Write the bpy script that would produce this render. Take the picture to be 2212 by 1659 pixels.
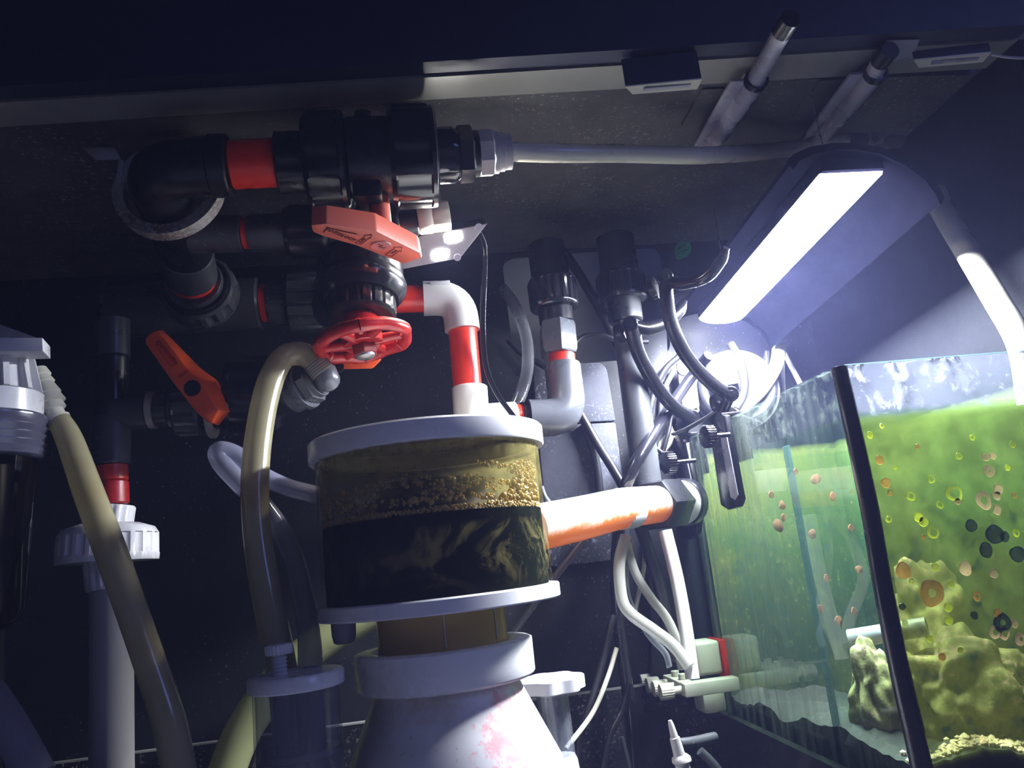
import bpy, bmesh, math, random
from mathutils import Vector, Matrix, noise as mnoise
random.seed(7)
for _o in list(bpy.data.objects): bpy.data.objects.remove(_o)
SC = bpy.context.scene; COL = SC.collection
V = Vector
# ---------------------------------------------------------------- camera
F_PX = 1720.0; CXP, CYP = 1106.0, 829.5
UP = V((-0.1054378, 0.97126818, 0.21335648)); DP = V((-0.11304806, -0.22486874, 0.96780896)); RT = V((0.98797925, 0.07792411, 0.13350964))
CAM = V((0, 0, 0.45))
# camera axes in world space (rows of the calibrated rotation)
cr = V((RT[0], DP[0], UP[0])); cu = V((RT[1], DP[1], UP[1])); cf = V((RT[2], DP[2], UP[2]))
cd = bpy.data.cameras.new('camera'); cam = bpy.data.objects.new('camera', cd); COL.objects.link(cam)
cd.sensor_width = 36.0; cd.lens = 36.0 * F_PX / 2212.0; cd.clip_start = 0.01; cd.clip_end = 20
M = Matrix.Identity(4)
for i in range(3):
    M[i][0] = cr[i]; M[i][1] = cu[i]; M[i][2] = -cf[i]; M[i][3] = CAM[i]
cam.matrix_world = M; SC.camera = cam
# ---------------------------------------------------------------- world, light, exposure
w = bpy.data.worlds.new('dark_room'); SC.world = w; w.use_nodes = True
w.node_tree.nodes['Background'].inputs[0].default_value = (0.075, 0.085, 0.17, 1)
w.node_tree.nodes['Background'].inputs[1].default_value = 0.16
LAMP = 560.0            # radiance of the tube lamp over the glass tank
HAZE = 0.030           # density of the added haze that imitates lens flare
BLOCK = 1300.0           # radiance of the two spots in the ceiling lamp
def area(name, loc, to, size, power, color):
    l = bpy.data.lights.new(name, 'AREA'); l.shape = 'DISK'; l.size = size; l.energy = power; l.color = color
    o = bpy.data.objects.new(name, l); COL.objects.link(o); o.location = loc
    o.rotation_euler = (V(to) - V(loc)).to_track_quat('-Z', 'Y').to_euler(); return o
area('blue_fill_light', (1.25, -0.55, 1.15), (0.40, 0.6, 0.85), 0.5, 3.0, (0.25, 0.32, 1.0))   # unseen blue fill, added to tint the dark front rail
SC.view_settings.view_transform = 'Standard'; SC.view_settings.look = 'None'
SC.view_settings.gamma = 1.0; SC.view_settings.exposure = 0.0; SC.view_settings.use_curve_mapping = False
SC.cycles.use_denoising = True
SC.cycles.use_adaptive_sampling = True; SC.cycles.adaptive_threshold = 0.08; SC.cycles.max_bounces = 6; SC.cycles.volume_bounces = 0; SC.cycles.transparent_max_bounces = 24; SC.cycles.sample_clamp_indirect = 4.0
SC.cycles.caustics_reflective = False; SC.cycles.caustics_refractive = False
# ---------------------------------------------------------------- pixel -> point helpers
def _ray(px, py):
    return cr * (px - CXP) + cu * (CYP - py) + cf * F_PX
def P(px, py, Y): d = _ray(px, py); return CAM + d * (Y / d.y)
def PZ(px, py, z): d = _ray(px, py); return CAM + d * ((z - CAM.z) / d.z)
def PX(px, py, x): d = _ray(px, py); return CAM + d * (x / d.x)
def mpp(p): return (V(p) - CAM).dot(cf) / F_PX
# ---------------------------------------------------------------- object helpers
def thing(name, label, cat, loc=(0, 0, 0), group=None):
    o = bpy.data.objects.new(name, None); o.empty_display_size = 0.01; COL.objects.link(o)
    o.location = loc; o['label'] = label; o['category'] = cat
    if group: o['group'] = group
    return o
def tag(o, label, cat, group=None):
    o['label'] = label; o['category'] = cat
    if group: o['group'] = group
    return o
def origin_of(o):
    v = V((0, 0, 0))
    while o is not None: v = v + V(o.location); o = o.parent
    return v
def obj(name, bm, mat, parent=None, label=None, kind=None, flat=False, angle=40, center=True):
    base = origin_of(parent) if parent else V((0, 0, 0))
    me = bpy.data.meshes.new(name)
    bmesh.ops.recalc_face_normals(bm, faces=bm.faces)
    o = bpy.data.objects.new(name, me); COL.objects.link(o)
    if parent:
        o.parent = parent; off = base
    else:
        off = V((0, 0, 0))
        if center and len(bm.verts):
            xs = [v.co for v in bm.verts]
            off = V(((min(c.x for c in xs) + max(c.x for c in xs)) / 2, (min(c.y for c in xs) + max(c.y for c in xs)) / 2, min(c.z for c in xs)))
        o.location = off
    for v in bm.verts: v.co -= off
    bm.to_mesh(me); bm.free()
    if not flat:
        for p in me.polygons: p.use_smooth = True
        me.set_sharp_from_angle(angle=math.radians(angle))
    if mat: me.materials.append(mat)
    if label: o['label'] = label
    if kind: o['kind'] = kind
    return o
def struct(name, bm, mat, parent=None):
    return obj(name, bm, mat, parent, kind='structure' if parent is None else None, flat=True)
def NB(): return bmesh.new()
# ---------------------------------------------------------------- mesh makers
def box(bm, c, hx, hy, hz, ax=(1, 0, 0), ay=(0, 1, 0), az=(0, 0, 1), bev=0.0, seg=2):
    c = V(c); ax, ay, az = V(ax), V(ay), V(az); vs = []
    for sz in (-1, 1):
        for sx, sy in ((-1, -1), (1, -1), (1, 1), (-1, 1)):
            vs.append(bm.verts.new(c + ax * hx * sx + ay * hy * sy + az * hz * sz))
    fs = [bm.faces.new([vs[i] for i in q]) for q in ((0, 3, 2, 1), (4, 5, 6, 7), (0, 1, 5, 4), (1, 2, 6, 5), (2, 3, 7, 6), (3, 0, 4, 7))]
    if bev > 0:
        es = list({e for f in fs for e in f.edges})
        bmesh.ops.bevel(bm, geom=es, offset=bev, segments=seg, affect='EDGES', profile=0.5)
    return bm
def bx(x0, x1, y0, y1, z0, z1, bev=0.0, bm=None):
    bm = bm or NB()
    return box(bm, ((x0 + x1) / 2, (y0 + y1) / 2, (z0 + z1) / 2), abs(x1 - x0) / 2, abs(y1 - y0) / 2, abs(z1 - z0) / 2, bev=bev)
def prism(bm, front, back, bev=0.0):
    a = [bm.verts.new(p) for p in front]; b = [bm.verts.new(p) for p in back]; n = len(a)
    fs = [bm.faces.new(a), bm.faces.new(list(reversed(b)))]
    for i in range(n): fs.append(bm.faces.new((a[i], b[i], b[(i + 1) % n], a[(i + 1) % n])))
    bmesh.ops.recalc_face_normals(bm, faces=fs)
    if bev > 0:
        es = list({e for f in fs for e in f.edges})
        bmesh.ops.bevel(bm, geom=es, offset=bev, segments=2, affect='EDGES', profile=0.5)
    return bm
def frame_of(d):
    d = V(d).normalized(); a = V((0, 0, 1)) if abs(d.z) < 0.9 else V((1, 0, 0))
    u = d.cross(a).normalized(); v = d.cross(u).normalized(); return u, v
def lathe(bm, p0, p1, prof, seg=32, ribs=0, depth=0.0, duty=0.5, a0=0.0):
    """prof: (t 0..1 along p0->p1, radius[, ribbed])"""
    p0, p1 = V(p0), V(p1); d = p1 - p0; u, v = frame_of(d)
    if ribs: seg = ribs * 6
    rings = []
    for it in prof:
        t, r = it[0], it[1]; rb = len(it) > 2 and it[2]
        c = p0 + d * t
        if r <= 1e-7: rings.append([bm.verts.new(c)]); continue
        ring = []
        for i in range(seg):
            a = a0 + 2 * math.pi * i / seg; rr = r
            if rb and ribs:
                ph = (i % 6) / 6.0
                if ph >= duty: rr = r - depth
            ring.append(bm.verts.new(c + (u * math.cos(a) + v * math.sin(a)) * rr))
        rings.append(ring)
    for A, B in zip(rings, rings[1:]):
        if len(A) == 1 and len(B) == 1: continue
        if len(A) == 1:
            for i in range(seg): bm.faces.new((A[0], B[i], B[(i + 1) % seg]))
        elif len(B) == 1:
            for i in range(seg): bm.faces.new((A[i], B[0], A[(i + 1) % seg]))
        else:
            for i in range(seg): bm.faces.new((A[i], B[i], B[(i + 1) % seg], A[(i + 1) % seg]))
    return bm
def cyl(bm, p0, p1, r, seg=28, ch=None, r1=None):
    r1 = r if r1 is None else r1; L = (V(p1) - V(p0)).length; ch = min(r, L) * 0.08 if ch is None else ch
    t = ch / max(L, 1e-6)
    return lathe(bm, p0, p1, [(0, 0), (0, r - ch), (t, r), (1 - t, r1), (1, r1 - ch), (1, 0)], seg)
def nut(bm, p0, p1, r, ribs=14, depth=None, ends=None):
    depth = depth or r * 0.07; ends = ends or r * 0.75
    return lathe(bm, p0, p1, [(0, 0), (0, ends), (0.0, r * 0.9), (0.10, r * 0.97), (0.14, r, True), (0.82, r, True), (0.86, r), (0.95, r * 0.99), (1, r * 0.93), (1, ends), (1, 0)], 48, ribs, depth)
def hexnut(bm, p0, p1, r, n=6):
    return lathe(bm, p0, p1, [(0, 0), (0, r * 0.92), (0.12, r), (0.88, r), (1, r * 0.92), (1, 0)], n)
def tubeshell(bm, p0, p1, ro, ri, seg=36, lip=0.0):
    return lathe(bm, p0, p1, [(0, ri), (0, ro), (1, ro), (1, ri), (0, ri)], seg)
def spline(pts, n=8):
    pts = [V(p) for p in pts]
    if len(pts) < 3: return [pts[0].lerp(pts[-1], i / n) for i in range(n + 1)]
    out = []; q = [pts[0] * 2 - pts[1]] + pts + [pts[-1] * 2 - pts[-2]]
    for i in range(1, len(q) - 2):
        a, b, c, d = q[i - 1], q[i], q[i + 1], q[i + 2]
        for k in range(n):
            t = k / n
            out.append(0.5 * ((2 * b) + (c - a) * t + (2 * a - 5 * b + 4 * c - d) * t * t + (3 * b - a - 3 * c + d) * t ** 3))
    out.append(pts[-1]); return out
def sweep(bm, pts, r, seg=14, n=8, smooth=True, hollow=0.0, flat=None, cap=True):
    """tube along pts; r number or list per control point; flat=(ratio) squashes the section"""
    cp = [V(p) for p in pts]; path = spline(cp, n) if smooth else cp
    m = len(path); K = len(cp)
    def rad(i):
        if not isinstance(r, (list, tuple)): return r
        s = i / (m - 1) * (K - 1); k = min(int(s), K - 2); f = s - k; return r[k] * (1 - f) + r[k + 1] * f
    t0 = (path[1] - path[0]).normalized(); u, v = frame_of(t0); rings = []
    for i, p in enumerate(path):
        t = (path[min(i + 1, m - 1)] - path[max(i - 1, 0)])
        if t.length < 1e-9: t = t0
        t = t.normalized(); u = (u - t * u.dot(t)).normalized(); v = t.cross(u)
        R = rad(i); k2 = flat or 1.0
        rings.append([bm.verts.new(p + (u * math.cos(2 * math.pi * j / seg) + v * math.sin(2 * math.pi * j / seg) * k2) * R) for j in range(seg)])
    for A, B in zip(rings, rings[1:]):
        for j in range(seg): bm.faces.new((A[j], B[j], B[(j + 1) % seg], A[(j + 1) % seg]))
    if cap: bm.faces.new(rings[0]); bm.faces.new(list(reversed(rings[-1])))
    return bm
def elbow(bm, a, corner, b, r, round_=0.5, seg=28, n=10):
    """pipe a -> corner -> b with a rounded bend"""
    a, c, b = V(a), V(corner), V(b); k = r * (1 + round_)
    p = c + (a - c).normalized() * k; q = c + (b - c).normalized() * k; path = [a]
    for i in range(n + 1):
        t = i / n; path.append(p * (1 - t) ** 2 + c * 2 * t * (1 - t) + q * t * t)
    path.append(b)
    return sweep(bm, path, r, seg, smooth=False)
def disc_blob(bm, c, u, v, r, n=20, wob=0.25, th=0.0006, hole=0.0):
    nrm = V(u).cross(V(v)).normalized(); ph = random.random() * 50
    ring = []
    for i in range(n):
        a = 2 * math.pi * i / n
        rr = r * (1 + wob * mnoise.noise((math.cos(a) * .9 + ph, math.sin(a) * .9, ph)))
        ring.append(V(u) * math.cos(a) * rr + V(v) * math.sin(a) * rr)
    top = [bm.verts.new(V(c) + q * 0.85 + nrm * th) for q in ring]; bot = [bm.verts.new(V(c) + q) for q in ring]
    for i in range(n): bm.faces.new((bot[i], bot[(i + 1) % n], top[(i + 1) % n], top[i]))
    if hole > 0:
        inn = [bm.verts.new(V(c) + q * hole + nrm * th) for q in ring]
        for i in range(n): bm.faces.new((top[i], top[(i + 1) % n], inn[(i + 1) % n], inn[i]))
    else: bm.faces.new(top)
    return bm
def text_mesh(name, body, size, o, ax, ay, mat, parent, ext=0.0002, align='CENTER', shear=0.0):
    cu_ = bpy.data.curves.new(name, 'FONT'); cu_.body = body; cu_.size = size; cu_.extrude = ext; cu_.align_x = align; cu_.align_y = 'CENTER'; cu_.resolution_u = 3; cu_.shear = shear
    t = bpy.data.objects.new(name + '_src', cu_); COL.objects.link(t)
    dg = bpy.context.evaluated_depsgraph_get(); me = bpy.data.meshes.new_from_object(t.evaluated_get(dg))
    bpy.data.objects.remove(t); bpy.data.curves.remove(cu_)
    ax, ay = V(ax).normalized(), V(ay).normalized(); az = ax.cross(ay).normalized(); ay = az.cross(ax)
    b = V(o) - (origin_of(parent) if parent else V((0, 0, 0)))
    for v in me.vertices: v.co = b + ax * v.co.x + ay * v.co.y + az * v.co.z
    me.name = name; ob = bpy.data.objects.new(name, me); COL.objects.link(ob); me.materials.append(mat)
    if parent: ob.parent = parent
    return ob
# ---------------------------------------------------------------- materials
def new_mat(name):
    m = bpy.data.materials.new(name); m.use_nodes = True; nt = m.node_tree; nt.nodes.clear()
    return m, nt, nt.nodes.new('ShaderNodeOutputMaterial')
def N(nt, t, **kw):
    n = nt.nodes.new(t)
    for k, val in kw.items():
        if k in n.inputs.keys(): n.inputs[k].default_value = val
        else: setattr(n, k, val)
    return n
def coords(nt, scale=(1, 1, 1), loc=(0, 0, 0)):
    g = nt.nodes.new('ShaderNodeNewGeometry'); mp = nt.nodes.new('ShaderNodeMapping')
    mp.inputs['Scale'].default_value = scale; mp.inputs['Location'].default_value = loc
    nt.links.new(g.outputs['Position'], mp.inputs[0]); return mp.outputs[0]
def noise(nt, scale=10, detail=4, rough=0.6, vec=None, dist=0.0):
    n = nt.nodes.new('ShaderNodeTexNoise'); n.inputs['Scale'].default_value = scale; n.inputs['Detail'].default_value = detail; n.inputs['Roughness'].default_value = rough; n.inputs['Distortion'].default_value = dist
    nt.links.new(vec if vec is not None else coords(nt), n.inputs['Vector']); return n.outputs['Fac']
def ramp(nt, fac, stops):
    r = nt.nodes.new('ShaderNodeValToRGB'); e = r.color_ramp.elements
    while len(e) < len(stops): e.new(0.5)
    for el, (p, c) in zip(e, stops):
        el.position = p; el.color = c if isinstance(c, tuple) and len(c) == 4 else ((c[0], c[1], c[2], 1) if isinstance(c, tuple) else (c, c, c, 1))
    nt.links.new(fac, r.inputs[0]); return r.outputs[0]
def mixc(nt, fac, a, b, mode='MIX'):
    n = nt.nodes.new('ShaderNodeMix'); n.data_type = 'RGBA'; n.blend_type = mode
    for s, val in ((0, fac), (6, a), (7, b)):
        if hasattr(val, 'is_output'): nt.links.new(val, n.inputs[s])
        else: n.inputs[s].default_value = val if not isinstance(val, tuple) else (val[0], val[1], val[2], 1)
    return n.outputs[2]
def math_(nt, op, a, b=0.0, c=None, clamp=False):
    n = nt.nodes.new('ShaderNodeMath'); n.operation = op; n.use_clamp = clamp
    for i, val in enumerate((a, b) if c is None else (a, b, c)):
        if hasattr(val, 'is_output'): nt.links.new(val, n.inputs[i])
        else: n.inputs[i].default_value = val
    return n.outputs[0]
def mixs(nt, fac, a, b):
    n = nt.nodes.new('ShaderNodeMixShader')
    if hasattr(fac, 'is_output'): nt.links.new(fac, n.inputs[0])
    else: n.inputs[0].default_value = fac
    nt.links.new(a, n.inputs[1]); nt.links.new(b, n.inputs[2]); return n.outputs[0]
def setc(nt, node, name, val):
    if hasattr(val, 'is_output'): nt.links.new(val, node.inputs[name])
    else: node.inputs[name].default_value = (val[0], val[1], val[2], 1) if isinstance(val, tuple) else val
def principled(nt, col, rough=0.5, metal=0.0, spec=0.5, coat=0.0):
    b = nt.nodes.new('ShaderNodeBsdfPrincipled'); setc(nt, b, 'Base Color', col); setc(nt, b, 'Roughness', rough); setc(nt, b, 'Metallic', metal)
    b.inputs['Specular IOR Level'].default_value = spec; b.inputs['Coat Weight'].default_value = coat; return b
def bump(nt, b, h, strength=0.2, dist=0.002):
    n = nt.nodes.new('ShaderNodeBump'); n.inputs['Strength'].default_value = strength; n.inputs['Distance'].default_value = dist
    nt.links.new(h, n.inputs['Height']); nt.links.new(n.outputs[0], b.inputs['Normal'])
def plastic(name, col, rough=0.4, var=0.15, specks=None, speck_amt=0.0, metal=0.0, spec=0.5, bs=0.0, nscale=40):
    """grained plastic/laminate with slight tone variation and, optionally, dried salt specks"""
    m, nt, out = new_mat(name)
    n = noise(nt, nscale, 5)
    c = mixc(nt, n, tuple(x * (1 - var) for x in col), tuple(min(1, x * (1 + var)) for x in col))
    if specks:
        s = noise(nt, 260, 3, 0.7); big = noise(nt, 14, 3)
        f = math_(nt, 'MULTIPLY', ramp(nt, s, [(0.66 - speck_amt * 0.1, 0.0), (0.74 - speck_amt * 0.1, 1.0)]), ramp(nt, big, [(0.4, 0.0), (0.7, 1.0)]))
        c = mixc(nt, f, c, specks)
    b = principled(nt, c, rough, metal, spec)
    r = ramp(nt, noise(nt, 25, 4), [(0.3, max(0.05, rough - 0.08)), (0.7, min(1, rough + 0.12))]); nt.links.new(r, b.inputs['Roughness'])
    if bs: bump(nt, b, noise(nt, 400, 3), bs, 0.0006)
    nt.links.new(b.outputs[0], out.inputs[0]); return m
def front_fresnel(nt, fr):
    """reflect only where light enters (thin walls are not refracted, so no total reflection on the way out)"""
    g = nt.nodes.new('ShaderNodeNewGeometry'); return math_(nt, 'MULTIPLY', fr.outputs[0], math_(nt, 'SUBTRACT', 1.0, g.outputs['Backfacing']))
def silicone(name, col, transp=0.35, stain=None, gloss=0.12, stain_amt=0.5, trans_w=0.5, sc=14, low=False):
    """milky or clear tubing: translucent + diffuse + see-through + gloss"""
    m, nt, out = new_mat(name)
    n = noise(nt, sc, 4, 0.6)
    sf = ramp(nt, n, [(0.40, 0.0), (0.75, stain_amt)])
    if low:      # growth that has settled along the underside
        g0 = nt.nodes.new('ShaderNodeNewGeometry'); s0 = nt.nodes.new('ShaderNodeSeparateXYZ'); nt.links.new(g0.outputs['Normal'], s0.inputs[0])
        sf = ramp(nt, math_(nt, 'MULTIPLY_ADD', n, 0.7, math_(nt, 'MULTIPLY', s0.outputs[2], -0.8)), [(0.42, 0.0), (0.70, stain_amt)])
    c = mixc(nt, sf, col, stain or tuple(x * 0.8 for x in col))
    d = N(nt, 'ShaderNodeBsdfDiffuse'); t = N(nt, 'ShaderNodeBsdfTranslucent'); tr = N(nt, 'ShaderNodeBsdfTransparent'); g = N(nt, 'ShaderNodeBsdfGlossy', Roughness=0.18)
    setc(nt, d, 'Color', c); setc(nt, t, 'Color', c); tr.inputs[0].default_value = (0.9, 0.92, 0.95, 1)
    body = mixs(nt, trans_w, d.outputs[0], t.outputs[0]); body = mixs(nt, transp, body, tr.outputs[0])
    fr = N(nt, 'ShaderNodeFresnel', IOR=1.42)
    k = math_(nt, 'MULTIPLY_ADD', front_fresnel(nt, fr), 0.8, gloss * 0.2, True)
    nt.links.new(mixs(nt, k, body, g.outputs[0]), out.inputs[0]); return m
def glass(name, tint=(0.93, 0.97, 0.96), dirt=None, refl=1.0, ior=1.45, rough=0.02):
    """clear pane: tinted see-through with fresnel reflection; dirt(nt) -> (fac, shader) laid over it"""
    m, nt, out = new_mat(name)
    tr = N(nt, 'ShaderNodeBsdfTransparent'); tr.inputs[0].default_value = (*tint, 1)
    g = N(nt, 'ShaderNodeBsdfGlossy', Roughness=rough); fr = N(nt, 'ShaderNodeFresnel', IOR=ior)
    s = mixs(nt, math_(nt, 'MULTIPLY', front_fresnel(nt, fr), refl, clamp=True), tr.outputs[0], g.outputs[0])
    if dirt:
        f, sh = dirt(nt); s = mixs(nt, f, s, sh)
    nt.links.new(s, out.inputs[0]); return m
def dt(nt, col, tw=0.5):
    d = N(nt, 'ShaderNodeBsdfDiffuse'); t = N(nt, 'ShaderNodeBsdfTranslucent'); setc(nt, d, 'Color', col); setc(nt, t, 'Color', col)
    return mixs(nt, tw, d.outputs[0], t.outputs[0])
def emit(name, col, strength):
    m, nt, out = new_mat(name); e = N(nt, 'ShaderNodeEmission'); e.inputs[0].default_value = (*col, 1); e.inputs[1].default_value = strength
    nt.links.new(e.outputs[0], out.inputs[0]); return m
def posz(nt):
    g = nt.nodes.new('ShaderNodeNewGeometry'); s = nt.nodes.new('ShaderNodeSeparateXYZ'); nt.links.new(g.outputs['Position'], s.inputs[0]); return s.outputs

MT = {}
MT['black'] = plastic('black_pvc', (0.008, 0.0085, 0.011), 0.28, 0.2, spec=0.4)
MT['clampblack'] = plastic('black_clamp_plastic', (0.003, 0.003, 0.0042), 0.24, 0.2, spec=0.3)
MT['blackmat'] = plastic('black_cable_rubber', (0.012, 0.012, 0.015), 0.38, 0.2)
MT['gloss'] = plastic('black_gloss_acrylic', (0.010, 0.010, 0.014), 0.16, 0.2)
MT['grey'] = plastic('dark_grey_pvc', (0.05, 0.053, 0.06), 0.33, 0.15, (0.4, 0.4, 0.38), 0.25)
MT['midgrey'] = plastic('grey_pvc', (0.085, 0.09, 0.105), 0.27, 0.1)
MT['red'] = plastic('red_pvc', (0.72, 0.035, 0.012), 0.3, 0.08)
MT['redwheel'] = plastic('red_handwheel_plastic', (0.34, 0.012, 0.010), 0.3, 0.15, bs=0.15)
MT['handle'] = plastic('coral_red_lever_plastic', (0.62, 0.125, 0.075), 0.5, 0.06, bs=0.1)
MT['orange'] = plastic('orange_lever_plastic', (0.72, 0.085, 0.012), 0.42, 0.06, bs=0.1)
MT['ink'] = plastic('moulded_dark_red', (0.16, 0.012, 0.008), 0.6, 0.1)
MT['white'] = plastic('white_pvc', (0.86, 0.85, 0.80), 0.35, 0.05)
MT['whitehi'] = plastic('white_acrylic', (0.76, 0.76, 0.77), 0.25, 0.03)
MT['cream'] = plastic('cream_plastic', (0.62, 0.60, 0.50), 0.4, 0.08)
MT['creamhose'] = plastic('cream_hose', (0.52, 0.50, 0.42), 0.3, 0.08)
MT['pipegrey'] = plastic('light_grey_pipe', (0.42, 0.40, 0.39), 0.4, 0.10)
MT['steel'] = plastic('brushed_steel', (0.45, 0.45, 0.48), 0.28, 0.1, metal=0.9)
MT['latch'] = plastic('grey_latch_plastic', (0.30, 0.30, 0.36), 0.28, 0.08)
MT['zinc'] = plastic('rusty_galvanised_steel', (0.34, 0.34, 0.33), 0.5, 0.3, (0.16, 0.07, 0.03), 2.2, metal=0.3, nscale=60)
MT['screw'] = plastic('chromed_cap', (0.62, 0.62, 0.58), 0.2, 0.05, metal=0.6)
MT['green'] = plastic('green_sticker_paper', (0.03, 0.65, 0.22), 0.5, 0.05)
MT['darkgreen'] = plastic('dark_green_print', (0.01, 0.12, 0.05), 0.6, 0.05)
MT['seal'] = plastic('black_silicone_sealant', (0.008, 0.009, 0.013), 0.24, 0.2)
MT['knob'] = plastic('white_knob_plastic', (0.70, 0.70, 0.72), 0.4, 0.04)
MT['disc'] = plastic('pale_grey_metal', (0.10, 0.105, 0.13), 0.45, 0.06)
MT['foam'] = plastic('grey_speckled_tile', (0.032, 0.035, 0.05), 0.75, 0.25, (0.3, 0.32, 0.4), 0.9, bs=0.3, nscale=160)
MT['ceil'] = plastic('stained_dark_board', (0.062, 0.062, 0.066), 0.55, 0.5, (0.30, 0.30, 0.28), 0.7, bs=0.25, nscale=22, spec=0.2)
MT['laminate'] = plastic('black_laminate', (0.0085, 0.009, 0.012), 0.5, 0.2, (0.22, 0.22, 0.22), 0.15, bs=0.15, spec=0.2)
MT['navy'] = plastic('dark_navy_laminate', (0.012, 0.016, 0.040), 0.55, 0.12, bs=0.1)
MT['side'] = plastic('charcoal_side_board', (0.010, 0.011, 0.0145), 0.75, 0.25, bs=0.4, nscale=120, spec=0.04)
MT['strip'] = plastic('grey_edge_band', (0.20, 0.20, 0.19), 0.45, 0.2)
MT['plaster'] = plastic('grey_plaster', (0.22, 0.22, 0.22), 0.8, 0.08, bs=0.2)
MT['floor'] = plastic('dim_room_floor', (0.20, 0.20, 0.30), 0.6, 0.12, nscale=6)
MT['shell'] = plastic('dark_lamp_shell', (0.0006, 0.0006, 0.0012), 0.8, 0.08, spec=0.0)
MT['lamp'] = emit('lamp_tube_glow', (0.86, 0.90, 1.0), LAMP)
MT['spot'] = emit('ceiling_spot_glow', (1.0, 0.97, 0.90), BLOCK)
MT['plate'] = plastic('grey_lamp_plate', (0.30, 0.30, 0.31), 0.35, 0.03)
MT['yhose'] = silicone('yellowed_silicone_hose', (0.50, 0.47, 0.31), 0.10, (0.40, 0.32, 0.12), stain_amt=0.7, trans_w=0.4)
MT['bhose'] = silicone('pale_silicone_hose', (0.40, 0.41, 0.55), 0.30, (0.34, 0.33, 0.42), trans_w=0.5)
MT['clearhose'] = silicone('clear_vinyl_tube', (0.42, 0.43, 0.46), 0.55, gloss=0.3, trans_w=0.6)
MT['milky'] = silicone('milky_vinyl_tube', (0.62, 0.62, 0.55), 0.25, trans_w=0.5)
MT['wide'] = silicone('pale_yellow_flat_hose', (0.34, 0.36, 0.18), 0.05, trans_w=0.3, gloss=0.0)
MT['outlet'] = silicone('white_outlet_pipe', (0.80, 0.76, 0.66), 0.04, (0.66, 0.24, 0.05), stain_amt=1.0, trans_w=0.55, sc=60, low=True)
MT['acrylic'] = silicone('scuffed_clear_acrylic', (0.36, 0.37, 0.42), 0.84, (0.55, 0.56, 0.62), gloss=0.5, trans_w=0.4, sc=60)
MT['housing'] = glass('smoked_filter_bowl', (0.35, 0.33, 0.30), refl=0.9)
# ================================================================ SETTING
CZ = 0.84; YB = 0.97; YF = 0.58
XL, XR = -0.62, 0.545
struct('floor', bx(XL - .6, XR + .6, -1.6, 1.14, -0.02, 0.0), MT['floor'])
struct('ceiling', bx(XL - .02, XR + .02, 0.60, YB + .015, CZ, CZ + 0.03), MT['ceil'])
# edge band along the front of the ceiling
bm = NB(); fl, fr2 = [(XL, .615), (.06, .578), (XR, .548)], [(XL, .650), (.06, .610), (XR, .588)]
poly = [V((x, y, CZ - .002)) for x, y in fl] + [V((x, y, CZ - .002)) for x, y in reversed(fr2)]
prism(bm, poly, [p + V((0, 0, .03)) for p in poly]); struct('trim_1', bm, MT['strip'])
bm = NB(); poly = [V((x, y - .0005, CZ)) for x, y in fl] + [V((x, y - .018, CZ)) for x, y in reversed(fl)]
prism(bm, poly, [p + V((0, 0, .40)) for p in poly]); struct('wall_front', bm, MT['navy'])
struct('wall_left', bx(XL - .02, XL, 0.60, YB + .015, 0, CZ), MT['laminate'])
struct('wall_right', bx(XR, XR + .02, 0.55, YB + .015, 0, CZ), MT['side'])
# back wall with a rounded cable cut-out
c0 = [P(1083, 552, YB), P(1432, 522, YB), P(1450, 770, YB), P(1112, 796, YB)]
def rounded(c, r, n=6):
    out = []
    for i in range(4):
        a, b, d = c[i - 1], c[i], c[(i + 1) % 4]; p = b + (a - b).normalized() * r; q = b + (d - b).normalized() * r
        for k in range(n + 1):
            t = k / n; out.append(p * (1 - t) ** 2 + b * 2 * t * (1 - t) + q * t * t)
    return out
hole = rounded(c0, 0.022)
bm = NB(); ov = [bm.verts.new(p) for p in ((XL, YB, 0), (XR, YB, 0), (XR, YB, CZ), (XL, YB, CZ))]; hv = [bm.verts.new(p) for p in hole]
es = [bm.edges.new((ov[i], ov[(i + 1) % 4])) for i in range(4)] + [bm.edges.new((hv[i], hv[(i + 1) % len(hv)])) for i in range(len(hv))]
r_ = bmesh.ops.triangle_fill(bm, use_beauty=True, use_dissolve=False, edges=es)
ex = bmesh.ops.extrude_face_region(bm, geom=list(bm.faces)); bmesh.ops.translate(bm, vec=(0, .015, 0), verts=[g for g in ex['geom'] if isinstance(g, bmesh.types.BMVert)])
struct('wall_back', bm, MT['laminate'])
struct('wall_room', bx(XL - .3, XR + .3, 1.14, 1.16, -0.02, 1.3), MT['plaster'])
# ================================================================ SUMP behind and around the skimmer (black)
t = thing('sump_tank', 'black open sump tank with a thin pale rim, low behind the skimmer', 'sump', (-.12, .75, 0))
x0, x1, y0, y1, zt = -.50, .322, .50, .955, .292
obj('bottom_pane', bx(x0, x1, y0, y1, 0.0005, .010), MT['gloss'], t, flat=True)
obj('back_pane', bx(x0, x1, y1 - .008, y1, .010, zt), plastic('black_salted_glass', (.010, .010, .013), .25, .2, (.30, .30, .28), .9), t, flat=True)
obj('left_pane', bx(x0, x0 + .008, y0 + .008, y1 - .008, .010, zt), MT['gloss'], t, flat=True)
obj('right_pane', bx(x1 - .008, x1, y0 + .008, y1 - .008, .010, zt - .03), MT['gloss'], t, flat=True)
obj('front_pane', bx(x0, x1, y0, y0 + .008, .010, .215), MT['gloss'], t, flat=True)
obj('rim', bx(x0, x1, y1 - .0085, y1 + .0002, zt, zt + .0016), MT['strip'], t, flat=True, label='thin pale top edge')

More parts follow.
